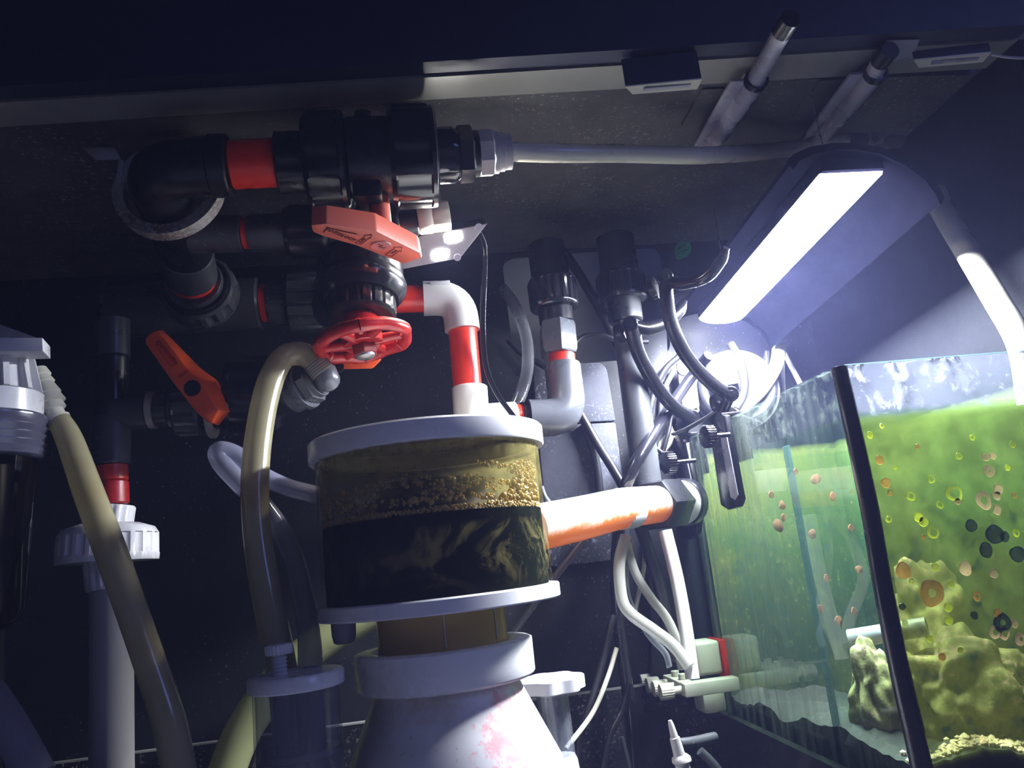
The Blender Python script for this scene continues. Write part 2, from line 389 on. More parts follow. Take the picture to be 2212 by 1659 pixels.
# ================================================================ GLASS TANK (right)
TX, TY0, TY1, TZ = .335, .572, .950, .570; TX1 = .535; g_ = .008
WL = TZ - .037                       # waterline
def salt_dirt(nt):
    z = posz(nt); band = math_(nt, 'MULTIPLY', ramp(nt, math_(nt, 'SUBTRACT', z[2], WL - .006), [(0.0, 0.0), (0.008, 1.0)]), 1.0)
    s = ramp(nt, noise(nt, 55, 5, 0.65, dist=0.6), [(0.50, 0.0), (0.60, 0.92)])
    base = ramp(nt, noise(nt, 20, 4), [(0.2, 0.10), (0.8, 0.38)])
    f = math_(nt, 'MULTIPLY', band, math_(nt, 'MAXIMUM', s, base)); return f, dt(nt, (0.13, 0.14, 0.18), 0.5)
MT['paneF'] = glass('front_pane_glass', (0.96, 0.99, 0.97), salt_dirt, refl=0.7)
def streak_dirt(nt):
    z = posz(nt)
    st = noise(nt, 1.0, 6, 0.7, coords(nt, (1, 75, 3.2)), 0.3)
    drops = noise(nt, 1.0, 3, 0.7, coords(nt, (1, 230, 60)))
    s1 = ramp(nt, st, [(0.44, 0.0), (0.55, 0.35), (0.66, 0.85)]); s2 = ramp(nt, drops, [(0.66, 0.0), (0.72, 0.75)])
    band = ramp(nt, math_(nt, 'SUBTRACT', z[2], WL - .012), [(0.0, 0.0), (0.012, 1.0)])
    sp = math_(nt, 'MULTIPLY', band, ramp(nt, noise(nt, 60, 5, .65), [(0.52, 0.0), (0.66, 0.45)]))
    yl = ramp(nt, z[1], [(0.60, 0.12), (0.84, 1.0)])
    f = math_(nt, 'MAXIMUM', math_(nt, 'MULTIPLY', math_(nt, 'MAXIMUM', math_(nt, 'MULTIPLY', s1, .75), s2), yl), sp)
    c = mixc(nt, noise(nt, 6, 2), (0.055, 0.095, 0.095), (0.16, 0.165, 0.13))
    return f, dt(nt, c, 0.55)
MT['paneL'] = glass('left_pane_glass', (0.93, 0.985, 0.96), streak_dirt, refl=1.9)
MT['pane'] = glass('plain_tank_glass', (0.90, 0.97, 0.94), refl=0.6)
MT['baffle'] = silicone('blue_glass_edge', (0.09, 0.16, 0.18), 0.35, (0.14, 0.22, 0.24), gloss=0.2, trans_w=0.6)
def film_mat(name, front):
    m, nt, out = new_mat(name); z = posz(nt)
    a = noise(nt, 9, 4, 0.55, dist=0.4); b = noise(nt, 45, 5, 0.65); zz = math_(nt, 'ADD', z[2], math_(nt, 'MULTIPLY_ADD', noise(nt, 12, 3), .10, -.05))
    c = mixc(nt, ramp(nt, a, [(0.35, 0.0), (0.65, 1.0)]), (0.060, 0.112, 0.026), (0.125, 0.142, 0.044))
    c = mixc(nt, ramp(nt, b, [(0.45, 0.0), (0.75, 0.75)]), c, (0.06, 0.10, 0.028))
    c = mixc(nt, ramp(nt, zz, [(0.44, 0.0), (0.54, 0.6)]), c, (0.17, 0.19, 0.055))
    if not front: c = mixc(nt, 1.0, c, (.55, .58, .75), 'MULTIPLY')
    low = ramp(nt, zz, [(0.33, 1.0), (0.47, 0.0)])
    c = mixc(nt, low, c, (0.10, 0.092, 0.016) if front else (.022, .034, .022))  # brownish algae in front; back film painted darker low down, shade in its colour
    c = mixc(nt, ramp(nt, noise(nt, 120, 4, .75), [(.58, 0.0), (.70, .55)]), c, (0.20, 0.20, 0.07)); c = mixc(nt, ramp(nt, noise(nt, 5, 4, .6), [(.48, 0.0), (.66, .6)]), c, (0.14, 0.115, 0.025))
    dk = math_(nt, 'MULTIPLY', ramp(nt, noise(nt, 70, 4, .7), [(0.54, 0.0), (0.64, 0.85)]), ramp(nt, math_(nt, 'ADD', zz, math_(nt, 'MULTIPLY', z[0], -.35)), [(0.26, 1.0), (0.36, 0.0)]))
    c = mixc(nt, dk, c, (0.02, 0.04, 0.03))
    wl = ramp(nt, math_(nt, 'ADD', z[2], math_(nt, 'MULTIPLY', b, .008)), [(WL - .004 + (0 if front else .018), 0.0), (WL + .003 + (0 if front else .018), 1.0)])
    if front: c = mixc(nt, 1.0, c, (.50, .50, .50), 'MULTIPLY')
    sh = dt(nt, c, 0.75 if front else 0.15)
    tr = N(nt, 'ShaderNodeBsdfTransparent'); tr.inputs[0].default_value = (0.92, 0.94, 0.75, 1)
    hole = math_(nt, 'MULTIPLY', ramp(nt, zz, [(0.28, 0.8), (0.38, 0.5)]), ramp(nt, b, [(0.35, 1.0), (0.62, 0.5)]))
    if not front: hole = math_(nt, 'MULTIPLY', hole, 0.0)
    cl = N(nt, 'ShaderNodeBsdfTransparent')
    s = mixs(nt, hole, sh, tr.outputs[0]); s = mixs(nt, wl, s, cl.outputs[0])
    nt.links.new(s, out.inputs[0]); return m
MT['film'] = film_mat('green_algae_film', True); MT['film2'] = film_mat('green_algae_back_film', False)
tank = thing('glass_tank', 'glass tank coated with green algae and pink spots, black sealed corner', 'tank', ((TX + TX1) / 2, (TY0 + TY1) / 2, 0))
obj('bottom_pane', bx(TX, TX1, TY0, TY1, .0005, .010), MT['pane'], tank, flat=True)
obj('front_pane', bx(TX + .0005, TX1, TY0, TY0 + g_, .010, TZ), MT['paneF'], tank, flat=True)
obj('left_pane', bx(TX, TX + g_, TY0 + g_ + .0005, TY1 - g_, .010, TZ), MT['paneL'], tank, flat=True)
obj('right_pane', bx(TX1 - g_, TX1, TY0 + g_, TY1 - g_, .010, TZ), MT['pane'], tank, flat=True)
obj('back_pane', bx(TX, TX1, TY1 - g_, TY1, .010, TZ), MT['pane'], tank, flat=True)
obj('glass_rim', bx(TX + g_, TX1, TY0, TY0 + .0015, TZ, TZ + .0008), MT['baffle'], tank, flat=True, label='bright polished top edge')
# black sealant bead up the front left corner, slightly uneven
bm = NB(); sweep(bm, [V((TX + .004 + .0012 * math.sin(k * 1.7), TY0 + .001, .01 + (TZ - .011) * k / 10)) for k in range(11)], [.0085 - .0022 * (k / 10) for k in range(11)], 12, 4)
obj('corner_seal', bm, MT['seal'], tank, label='black silicone corner seal')
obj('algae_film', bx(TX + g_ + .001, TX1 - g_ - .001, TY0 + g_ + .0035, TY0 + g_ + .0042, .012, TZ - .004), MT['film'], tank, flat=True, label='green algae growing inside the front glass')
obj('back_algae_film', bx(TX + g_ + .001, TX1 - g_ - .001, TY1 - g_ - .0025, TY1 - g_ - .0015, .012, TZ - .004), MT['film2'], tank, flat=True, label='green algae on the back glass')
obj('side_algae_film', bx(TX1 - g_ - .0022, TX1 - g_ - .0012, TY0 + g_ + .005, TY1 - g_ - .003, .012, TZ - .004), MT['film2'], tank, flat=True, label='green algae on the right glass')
# inner glass baffle whose thick blue-green edge shows through the left pane
bp = PX(1690, 905, TX + g_ + .002); by = bp.y
bf = obj('baffle', bx(TX + g_ + .004, TX + .075, by, by + .006, .012, TZ - .055), MT['pane'], tank, flat=True, label='inner glass divider')
obj('baffle_edge', bx(TX + g_ + .001, TX + g_ + .0039, by - .001, by + .008, .012, TZ - .045), MT['baffle'], tank, flat=True, label='pale blue glass edge of the divider')
# coralline spots on the front glass
MT['cpink'] = silicone('pink_coralline', (0.72, 0.42, 0.36), 0.0, (0.55, 0.30, 0.25), trans_w=0.6, sc=200)
MT['cdim'] = silicone('dull_pink_coralline', (0.26, 0.11, 0.08), 0.15, (0.20, 0.08, 0.06), trans_w=0.5, sc=200)
MT['corange'] = silicone('orange_coralline', (0.60, 0.26, 0.07), 0.0, (0.40, 0.17, 0.05), trans_w=0.6, sc=200)
MT['cyellow'] = silicone('yellow_algae_spot', (0.66, 0.62, 0.05), 0.0, (0.45, 0.50, 0.05), trans_w=0.6, sc=200)
MT['cdark'] = silicone('dark_algae_spot', (0.03, 0.05, 0.05), 0.0, (0.015, 0.02, 0.03), trans_w=0.3, sc=200)
ux, uz = V((1, 0, 0)), V((0, 0, 1)); yf = TY0 + g_ + .0012
spots = [(1843, 882, 9, 'corange', 0), (1880, 940, 8, 'cyellow', 0), (1900, 993, 11, 'corange', 0), (1912, 1043, 12, 'corange', 0), (1923, 1064, 7, 'corange', .5), (1982, 965, 6, 'corange', 0),
 (2137, 1017, 13, 'cpink', .2), (2130, 988, 9, 'cpink', 0), (2145, 985, 8, 'cpink', 0), (2156, 1058, 12, 'cpink', 0), (2152, 1070, 11, 'cpink', 0), (2125, 1082, 19, 'cpink', .45), (2154, 1101, 11, 'cpink', 0),
 (2062, 1066, 18, 'cyellow', .62), (2068, 1083, 8, 'cpink', 0), (1984, 1118, 11, 'cyellow', 0), (1994, 1127, 11, 'cyellow', 0), (2030, 1090, 9, 'cyellow', .5), (1967, 1072, 10, 'cyellow', .5), (2016, 1150, 14, 'cyellow', .6), (2192, 1070, 7, 'corange', .4), (2195, 1152, 8, 'cyellow', .5),
 (2098, 1135, 14, 'cdark', 0), (2150, 1155, 20, 'cdark', 0), (2130, 1188, 16, 'cdark', 0), (2197, 1198, 18, 'cdark', 0), (2170, 1160, 12, 'cdark', 0), (1951, 1232, 18, 'corange', 0), (2013, 1281, 28, 'corange', .32), (2084, 1228, 15, 'cpink', 0), (2146, 1239, 10, 'cpink', 0), (2055, 1262, 8, 'cyellow', 0), (2048, 1312, 10, 'cyellow', 0), (2050, 1340, 10, 'cyellow', 0), (2021, 1225, 9, 'cyellow', 0),
 (2165, 1345, 20, 'cdark', .3), (2150, 1365, 14, 'cpink', .5), (2170, 1368, 14, 'cpink', .5), (2192, 1348, 9, 'cpink', 0), (2155, 1325, 10, 'corange', 0), (1955, 1347, 7, 'cyellow', 0), (2008, 1380, 8, 'cyellow', 0), (2110, 1288, 10, 'corange', .4), (2205, 1380, 14, 'cpink', .3), (1935, 1010, 5, 'cyellow', 0), (2071, 985, 8, 'cyellow', .4), (2012, 1035, 9, 'cyellow', .6), (2075, 1404, 7, 'cyellow', 0), (1995, 1160, 6, 'corange', 0), (1920, 1122, 7, 'cyellow', .5),
 (1905, 920, 6, 'cyellow', .5), (2100, 945, 7, 'cyellow', .4), (2176, 1010, 7, 'cyellow', 0), (2187, 960, 8, 'cyellow', .4), (1925, 1300, 6, 'cyellow', 0), (1968, 1255, 6, 'cyellow', .4), (2105, 1330, 9, 'cdark', 0), (1950, 1310, 8, 'cdark', 0), (2035, 1420, 9, 'corange', 0)]
for (sx, sy, sr, mk, hl) in spots:
    c = P(sx, sy, yf); k = mpp(c)
    obj('coralline_spot' if mk != 'cdark' else 'algae_spot', disc_blob(NB(), c, ux, uz, sr * k, wob=.25, hole=hl), MT[mk], tank)
# pink spots seen on the inside of the left pane
for (sx, sy, sr) in [(1763, 1035, 12), (1718, 1018, 7), (1799, 1073, 9), (1665, 1068, 9), (1690, 1092, 10), (1693, 1118, 8), (1755, 1155, 10), (1838, 1140, 8), (1773, 1315, 10), (1845, 1320, 9), (1810, 1340, 10), (1855, 1230, 9), (1680, 1135, 14), (1785, 1248, 8)]:
    c = PX(sx, sy, TX + g_ + .0012); k = mpp(c)
    obj('coralline_spot', disc_blob(NB(), c, V((0, 1.6, 0)), uz, sr * k, wob=.4), MT['cdim'], tank)
# water, gravel, rocks, pipe offcut inside
def water_mat():
    m, nt, out = new_mat('tank_water'); tr = N(nt, 'ShaderNodeBsdfTransparent'); tr.inputs[0].default_value = (0.86, 0.95, 0.86, 1); g = N(nt, 'ShaderNodeBsdfGlossy', Roughness=0.03); fr = N(nt, 'ShaderNodeFresnel', IOR=1.33)
    nt.links.new(mixs(nt, math_(nt, 'MULTIPLY', front_fresnel(nt, fr), .5), tr.outputs[0], g.outputs[0]), out.inputs[0]); return m
tag(obj('tank_water', bx(TX + g_ + .0006, TX1 - g_ - .0006, TY0 + g_ + .0006, TY1 - g_ - .0006, .0105, WL), water_mat(), flat=True), 'faintly green still water filling the glass tank', 'water')
rk = plastic('live_rock', (0.20, 0.18, 0.07), 0.85, 0.5, (0.55, 0.30, 0.32), 1.6, bs=0.8, nscale=30)
def rock(bm, c, s, seed):
    r = bmesh.ops.create_icosphere(bm, subdivisions=5, radius=1.0); S = V(s)
    for v in r['verts']:
        d = v.co.normalized(); k = 1 + .35 * mnoise.noise(d * 1.6 + V((seed, 0, 0))) + .18 * mnoise.noise(d * 4 + V((0, seed, 0))) + .04 * mnoise.noise(d * 9 + V((0, 0, seed)))
        v.co = V(c) + V((d.x * S.x, d.y * S.y, d.z * S.z)) * k
    return bm
# gravel bed with a wavy top, then loose lumps on it
def bed_z(x, y): return .270 + .010 * math.sin((x - TX) * 22 + .6) + .012 * mnoise.noise((x * 18, y * 18, 0)) - (y - TY0) * .02
bm = NB(); nx, ny = 34, 40; gx0, gx1, gy0, gy1 = TX + g_ + .001, TX1 - g_ - .0025, TY0 + g_ + .0046, TY1 - g_ - .003; gr = []
for j in range(ny + 1):
    row = []
    for i in range(nx + 1):
        x = gx0 + (gx1 - gx0) * i / nx; y = gy0 + (gy1 - gy0) * j / ny; row.append(bm.verts.new((x, y, bed_z(x, y) + random.uniform(-.0015, .0015))))
    gr.append(row)
for j in range(ny):
    for i in range(nx): bm.faces.new((gr[j][i], gr[j][i + 1], gr[j + 1][i + 1], gr[j + 1][i]))
def skirt(vs):
    lo = [bm.verts.new((v.co.x, v.co.y, .011)) for v in vs]
    for i in range(len(vs) - 1): bm.faces.new((vs[i], lo[i], lo[i + 1], vs[i + 1]))
skirt(gr[0]); skirt(gr[-1]); skirt([r[0] for r in gr]); skirt([r[-1] for r in gr])
bed = obj('gravel_bed', bm, plastic('dark_mud_gravel', (0.007, 0.006, 0.005), 0.9, 0.5, (0.05, 0.04, 0.03), 0.8, bs=0.8, nscale=90)); tag(bed, 'dark muddy gravel bed along the bottom of the glass tank', 'gravel'); bed['kind'] = 'stuff'
bm = NB()
for i in range(420):
    x = random.uniform(gx0 + .002, gx1 - .002); y = gy0 + .0028 + abs(random.gauss(0, .012)); y = min(y, gy1)
    r = random.uniform(.0012, .0032); q = bmesh.ops.create_icosphere(bm, subdivisions=1, radius=r, matrix=Matrix.Translation((x, y + .001, bed_z(x, y) + r * .4)))
lumps = obj('coral_rubble', bm, plastic('pale_coral_rubble', (0.55, 0.42, 0.32), 0.8, 0.4, (0.6, 0.2, 0.2), 1.5)); tag(lumps, 'pale pinkish coral rubble strewn along the gravel line', 'rubble'); lumps['kind'] = 'stuff'
for i, (rx, ry, rz, s, lb) in enumerate([(2095, 1440, .66, (.055, .04, .045), 'broad yellow-green live rock behind the front glass, right of the seal'), (1990, 1475, .70, (.032, .03, .035), 'olive live rock just right of the black corner seal'), (1885, 1455, .68, (.020, .022, .045), 'tall pale yellow rock left of the black corner seal'), (2190, 1400, .74, (.035, .05, .075), 'dark live rock at the right edge of the frame')]):
    c = P(rx, ry, rz); c.z = max(c.z, .30); s = V(s); c.x = min(max(c.x, TX + g_ + s.x * 1.45), TX1 - g_ - s.x * 1.45); c.z = .268 + s.z * .75 + 0
    tag(obj('live_rock', rock(NB(), c, s, i * 3.7 + 1), rk, angle=170), lb, 'rock', 'live rocks in the glass tank')
a, b = P(1835, 1380, .70), P(1935, 1362, .66); b.x = a.x + .05
tag(obj('pipe_offcut', tubeshell(NB(), a, b, .008, .0062), MT['latch']), 'short pale pipe offcut standing off behind the black corner seal', 'pipe')

# ================================================================ LAMP over the tank
t = thing('tank_lamp', 'curved grey lamp shell with a blazing white tube above the glass tank', 'lamp', (.395, .74, .70))
prof = [(-.064, .030), (-.058, .036), (-.042, .042), (-.020, .045), (.0, .044), (.022, .039), (.044, .028), (.060, .013), (.067, .000), (.069, -.010)]
def lampc(y): return V((.392, y, .716 - (y - .57) * .09))
bm = NB(); rows = []
for y in (.572, .66, .75, .84, .915):
    c = lampc(y); rows.append([bm.verts.new(c + V((px_, 0, pz_))) for px_, pz_ in prof] + [bm.verts.new(c + V((px_ * .96, 0, pz_ - .0022))) for px_, pz_ in reversed(prof)])
n_ = len(rows[0])
for A, B in zip(rows, rows[1:]):
    for i in range(n_): bm.faces.new((A[i], B[i], B[(i + 1) % n_], A[(i + 1) % n_]))
bm.faces.new(rows[0]); bm.faces.new(list(reversed(rows[-1])))
obj('shell', bm, MT['shell'], t)
for y in (.5715, .9155):
    bm = NB(); c = lampc(y); q = [c + V((px_, 0, pz_ + .0004)) for px_, pz_ in prof] + [c + V((px_ * .92, 0, pz_ - .006)) for px_, pz_ in reversed(prof)]; prism(bm, q, [p + V((0, .002, 0)) for p in q]); obj('end_cap', bm, MT['shell'], t, flat=True)
bm = NB(); q = [(-.029 * math.cos(math.pi * k / 10), .026 - .009 * math.sin(math.pi * k / 10)) for k in range(11)]
prism(bm, [lampc(.586) + V((a_, 0, b_)) for a_, b_ in q], [lampc(.900) + V((a_, 0, b_)) for a_, b_ in q]); obj('lamp_tube', bm, MT['lamp'], t, label='blazing white bulged diffuser')
bm = NB(); q = [(-.028, .0265), (-.028, .040), (.028, .034), (.028, .0265)]
prism(bm, [lampc(.582) + V((a_, 0, b_)) for a_, b_ in q], [lampc(.904) + V((a_, 0, b_)) for a_, b_ in q]); obj('diffuser_mount', bm, MT['shell'], t, flat=True)
for y in (.62, .87):      # hangers to the ceiling keep the shell up
    bm = NB(); c = lampc(y); sweep(bm, [c + V((0, 0, .042)), V((c.x, c.y, CZ))], .0008, 6, smooth=False); obj('hanger_wire', bm, MT['steel'], t)

# added bluish haze volume in and before the cabinet, standing in for lens flare
m, nt, out = new_mat('flare_haze'); vs_ = N(nt, 'ShaderNodeVolumeScatter'); vs_.inputs['Color'].default_value = (.42, .46, 1.0, 1); vs_.inputs['Density'].default_value = HAZE; nt.links.new(vs_.outputs[0], out.inputs['Volume'])
hz_ = tag(obj('haze', bx(XL + .001, XR - .001, -.25, YB - .001, .001, 1.2), m, flat=True), 'added faint bluish haze imitating lens flare around the lamp', 'haze'); hz_['kind'] = 'stuff'
# ================================================================ PLUMBING, upper left
def A(p, q, f): return V(p).lerp(V(q), f)
def seg_nut(name, par, p0, p1, rpx, mat, ribs=14, depth=None, kind='nut', label=None):
    k = mpp(p0); bm = NB()
    (nut(bm, p0, p1, rpx * k, ribs, depth) if kind == 'nut' else hexnut(bm, p0, p1, rpx * k) if kind == 'hex' else cyl(bm, p0, p1, rpx * k))
    return obj(name, bm, mat, par, label)
def seg_cyl(name, par, p0, p1, rpx, mat, label=None, ch=None):
    k = mpp(p0); return obj(name, cyl(NB(), p0, p1, rpx * k, ch=ch), mat, par, label)
# --- top line: elbow, red pipe, ball valve with coral lever, grey adapter, cream hose
Y1 = .605
e0, e1, e2, e3 = P(345, 362, Y1), P(495, 358, Y1), P(600, 352, Y1), P(640, 350, Y1)
t = thing('pipe_elbow', 'big black pipe elbow at upper left turning back below the ceiling', 'pipe', P(360, 400, .63))
bm = NB(); elbow(bm, P(492, 358, Y1), P(330, 365, Y1), P(403, 545, .735), 64 * mpp(e0), .12); obj('bend', bm, MT['black'], t)
bm = NB(); cyl(bm, P(455, 359, Y1), P(497, 358, Y1), 68 * mpp(e0)); obj('socket_collar', bm, MT['black'], t)
t = thing('red_pipe', 'short red pipe between the big black elbow and the top ball valve', 'pipe', A(e1, e2, .5))
obj('tube', cyl(NB(), P(497.5, 357, Y1), P(603, 351, Y1), 52 * mpp(e1)), MT['red'], t)
t = thing('pipe_bracket', 'rusty galvanised ring bracket around the upper left pipe bend', 'bracket', P(360, 410, .66))
rc = P(366, 410, .648); k = mpp(rc); bm = NB(); ax_ = (P(402, 540, .72) - P(345, 362, .60)).normalized(); ax_ = V((0.10, 1, -.12)).normalized()
tubeshell(bm, rc - ax_ * .006, rc + ax_ * .006, 116 * k, 93 * k, 48); obj('ring', bm, MT['zinc'], t)
bm = NB(); prism(bm, [P(x, y, .646) for x, y in ((178, 318), (248, 318), (262, 345), (205, 346))], [P(x, y, .652) for x, y in ((178, 318), (248, 318), (262, 345), (205, 346))], .001); obj('mounting_tab', bm, MT['zinc'], t)
bm = NB(); q = [(256, 345), (268, 345), (262, 400), (270, 440), (252, 440), (250, 400)]; prism(bm, [P(x, y, .646) for x, y in q], [P(x, y, .652) for x, y in q]); obj('arm', bm, MT['zinc'], t)

t = thing('ball_valve', 'large black ball valve under the ceiling with a coral red lever', 'valve', P(800, 345, Y1))
def ln(x): return P(x, 352 - (x - 600) * .045, Y1)     # valve axis by pixel column
k1 = mpp(ln(800))
obj('end_socket', lathe(NB(), ln(598), ln(668), [(0, 0), (0, 60 * k1), (.06, 66 * k1), (.1, 66 * k1, True), (.95, 66 * k1, True), (1, 60 * k1), (1, 0)], 48, 8, 5 * k1), MT['black'], t)
seg_nut('union_nut', t, ln(660), ln(750), 104, MT['black'], 10, 7 * k1)
bm = NB(); cyl(bm, ln(748), ln(850), 88 * k1); obj('body', bm, MT['black'], t)
bm = NB(); box(bm, ln(790) + V((0, -.002, -.03)), 30 * k1, .016, .012, bev=.003); obj('bonnet', bm, MT['black'], t)
seg_nut('union_nut', t, ln(842), ln(942), 110, MT['gloss'], 10, 7 * k1)
bm = NB(); bp_ = P(784, 258, Y1); cyl(bm, bp_, bp_ + V((0, 0, .006)), 18 * k1); obj('top_cap', bm, MT['black'], t)
# coral lever: bottom face traced on a level plane, thickness upward
hz = P(814, 501, .572).z; hb = [PZ(x, y, hz) for x, y in ((672, 487), (704, 484), (814, 500), (908, 547), (912, 557), (872, 571), (770, 531), (698, 511), (676, 502))]
top = [p + V((0, .001, .0165)) for p in hb]; cen = sum(top, V((0, 0, 0))) / len(top); top = [cen + (p - cen) * .97 for p in top]
lev = obj('lever', prism(NB(), hb, top, .0012), MT['handle'], t, label='coral red lever with moulded lettering')
bm = NB(); s0 = PZ(826, 527, hz + .006); sweep(bm, [s0, V((s0.x, s0.y, .775))], [.0095, .0075], 18, smooth=False); obj('lever_stem', bm, MT['handle'], t)
u_ = (PZ(820, 545, hz) - PZ(720, 505, hz)).normalized(); v_ = V((-u_.y, u_.x, 0))    # along the lever, and across it seen from below
zt_ = V((0, 0, -.0004))
cc = PZ(823, 529, hz); bm = NB(); cyl(bm, cc + V((0, 0, .002)), cc + V((0, 0, -.0012)), 22 * mpp(cc), 24); cap = obj('screw_cap', bm, MT['screw'], lev, label='pale round cap')
bm = NB()
for (a_, b_, w_, h_) in ((-.0022, .0012, .0026, .0005), (.0022, -.0012, .0026, .0005), (-.0006, 0, .0004, .0018), (.0042, -.0002, .0004, .0014)): box(bm, cc + u_ * a_ - v_ * b_ + V((0, 0, -.0013)), w_, h_, .0002, ax=u_, ay=v_)
obj('slot', bm, MT['ink'], lev, flat=True)
fn = -v_   # reading upright as seen from below
text_mesh('lettering', 'ANTIBLOCK', 15 * mpp(cc), PZ(737, 507, hz) + zt_, u_, fn, MT['ink'], lev, shear=.15)
bm = NB()
for (x0_, y0_, x1_, y1_) in ((706, 491, 770, 505), (699, 501, 708, 490)):
    sweep(bm, [PZ(x0_, y0_, hz) + zt_, PZ(x1_, y1_, hz) + zt_], .0005, 6, smooth=False)
obj('moulded_frame', bm, MT['ink'], lev)
def arrow(pts, par):
    bm = NB(); q = [PZ(x, y, hz) + zt_ for x, y in pts]
    for a_, b_ in zip(q, q[1:] + q[:1]): sweep(bm, [a_, b_], .00028, 5, smooth=False)
    obj('arrow', bm, MT['ink'], par)
arrow([(767, 524), (788, 511), (786, 508), (803, 506), (801, 515), (799, 513), (780, 527)], lev)
arrow([(832, 550), (852, 536), (850, 533), (868, 533), (866, 543), (863, 541), (846, 553)], lev)
dv = (PZ(800, 508, hz) - PZ(774, 526, hz)).normalized(); dn = V((dv.y, -dv.x, 0))
text_mesh('lettering', 'CLOSE', 8 * mpp(cc), PZ(783, 519, hz) + zt_, dv, dn, MT['ink'], lev); text_mesh('lettering', 'OPEN', 8.5 * mpp(cc), PZ(851, 543, hz) + zt_, -dv, -dn, MT['ink'], lev)

t = thing('hose_adapter', 'stepped black and grey hose adapter on the right of the top ball valve', 'fitting', P(1020, 330, Y1))
def l2(x): return P(x, 338 - (x - 930) * .06, Y1)
obj('reducer', lathe(NB(), l2(936), l2(992), [(0, 0), (0, 60 * k1), (.1, 62 * k1, True), (.75, 62 * k1, True), (1, 52 * k1), (1, 0)], 48, 8, 4 * k1), MT['gloss'], t)
obj('hex_ring', hexnut(NB(), l2(988), l2(1022), 62 * k1), MT['gloss'], t)
obj('thread_ring', cyl(NB(), l2(1018), l2(1034), 50 * k1), MT['black'], t)
obj('grey_nut', hexnut(NB(), l2(1030), l2(1066), 52 * k1, 8), MT['pipegrey'], t, 'grey compression nut')
obj('grey_collar', lathe(NB(), l2(1062), l2(1103), [(0, 0), (0, 46 * k1), (.3, 46 * k1), (.32, 42 * k1), (.62, 42 * k1), (.64, 39 * k1), (1, 39 * k1), (1, 0)]), MT['pipegrey'], t, 'pale grey stepped collar')
hp = [l2(1098), P(1200, 331, .612), P(1350, 332, .63), P(1500, 336, .65), P(1620, 330, .67), P(1730, 318, .69), P(1830, 302, .71)]
tag(obj('hose', sweep(NB(), hp, 21 * k1, 18), MT['creamhose']), 'thick cream hose running right along the ceiling from the adapter', 'hose')
t = thing('pipe_end_fitting', 'dim round grey fitting at the right end of the cream hose', 'fitting', P(1900, 300, .72))
a_, b_ = P(1826, 303, .708), P(1858, 297, .712); obj('collar', cyl(NB(), a_, b_, 24 * mpp(a_)), MT['grey'], t)
a_, b_ = P(1856, 297, .712), P(1950, 290, .722); obj('cap', cyl(NB(), a_, b_, 32 * mpp(a_)), MT['midgrey'], t)

# --- ceiling lamp block
pn = V((.06, -.78, -.62)).normalized(); pc0 = P(955, 530, .70)
def onp(x, y, off=0.0):
    d = _ray(x, y); o_ = pc0 + pn * off; return CAM + d * ((o_ - CAM).dot(pn) / d.dot(pn))
lo = [onp(x, y) for x, y in ((1053, 483), (994, 558), (846, 586), (905, 511))]
t = thing('ceiling_spot_lamp', 'small black lamp block under the ceiling with two lit white spots', 'lamp', sum(lo, V((0, 0, 0))) / 4 - pn * .01)
obj('housing', prism(NB(), [p - pn * .002 for p in lo], [p - pn * .024 for p in lo], .001), MT['gloss'], t, flat=True)
obj('face_plate', prism(NB(), lo, [p - pn * .0019 for p in lo], .0005), MT['plate'], t, flat=True, label='pale grey face plate')
u1 = (lo[0] - lo[3]).normalized(); v1 = pn.cross(u1)
for (x, y) in ((979, 511), (951, 550)):
    c = onp(x, y); ring = []
    for i in range(20):
        a_ = 2 * math.pi * i / 20; f = lambda z_: math.copysign(abs(z_) ** .6, z_)
        ring.append(c + u1 * f(math.cos(a_)) * 19 * mpp(c) + v1 * f(math.sin(a_)) * 12 * mpp(c))
    obj('light_spot', prism(NB(), [p + pn * .00012 for p in ring], [p - pn * .0004 for p in ring]), MT['spot'], t, flat=True)
for (x, y) in ((1034, 490), (988, 556)):
    c = onp(x, y); obj('screw_dot', cyl(NB(), c - pn * .0003, c + pn * .0006, 8 * mpp(c), 16), MT['latch'], t)
bc_ = sum(lo, V((0, 0, 0))) / 4 - pn * .023; bm = NB(); sweep(bm, [bc_, V((bc_.x, bc_.y + .01, CZ))], .006, 10, smooth=False); obj('ceiling_stem', bm, MT['gloss'], t)
wp = [P(1032, 497, .715), P(1046, 530, .73), P(1047, 580, .75), P(1043, 700, .77), P(1050, 790, .78), P(1074, 850, .765), P(1112, 903, .74)]
t = thing('lamp_wire', 'thin glossy twin wire hanging from the ceiling lamp block', 'cable', wp[3])
for dx in (-.0014, .0014): obj('strand', sweep(NB(), [p + V((dx, 0, 0)) for p in wp], .0015, 8), MT['gloss'], t)

# --- second line: black pipe, red gap, second ball valve with white union
Y2 = .69
def m2(x, dy=0): return P(x, 508 - (x - 410) * .03 + dy, Y2)
k2 = mpp(m2(500))
t = thing('branch_pipe', 'black pipe in the second row below the top ball valve', 'pipe', m2(470)); obj('tube', cyl(NB(), m2(408), m2(524), 40 * k2), MT['grey'], t)
t = thing('red_ring_pipe', 'sliver of red pipe at the second row valve', 'pipe', m2(530)); obj('tube', cyl(NB(), m2(524.5), m2(538), 34 * k2), MT['red'], t)
t = thing('second_ball_valve', 'black ball valve in the second row, mostly hidden behind the coral lever', 'valve', m2(640))
obj('end_socket', lathe(NB(), m2(538.5), m2(620), [(0, 0), (0, 38 * k2), (.05, 41 * k2, True), (.9, 41 * k2, True), (1, 38 * k2), (1, 0)], 48, 6, 3 * k2), MT['grey'], t)
seg_nut('union_nut', t, m2(618), m2(712), 58, MT['black'], 10); obj('body', cyl(NB(), m2(710), m2(800), 46 * k2), MT['black'], t)
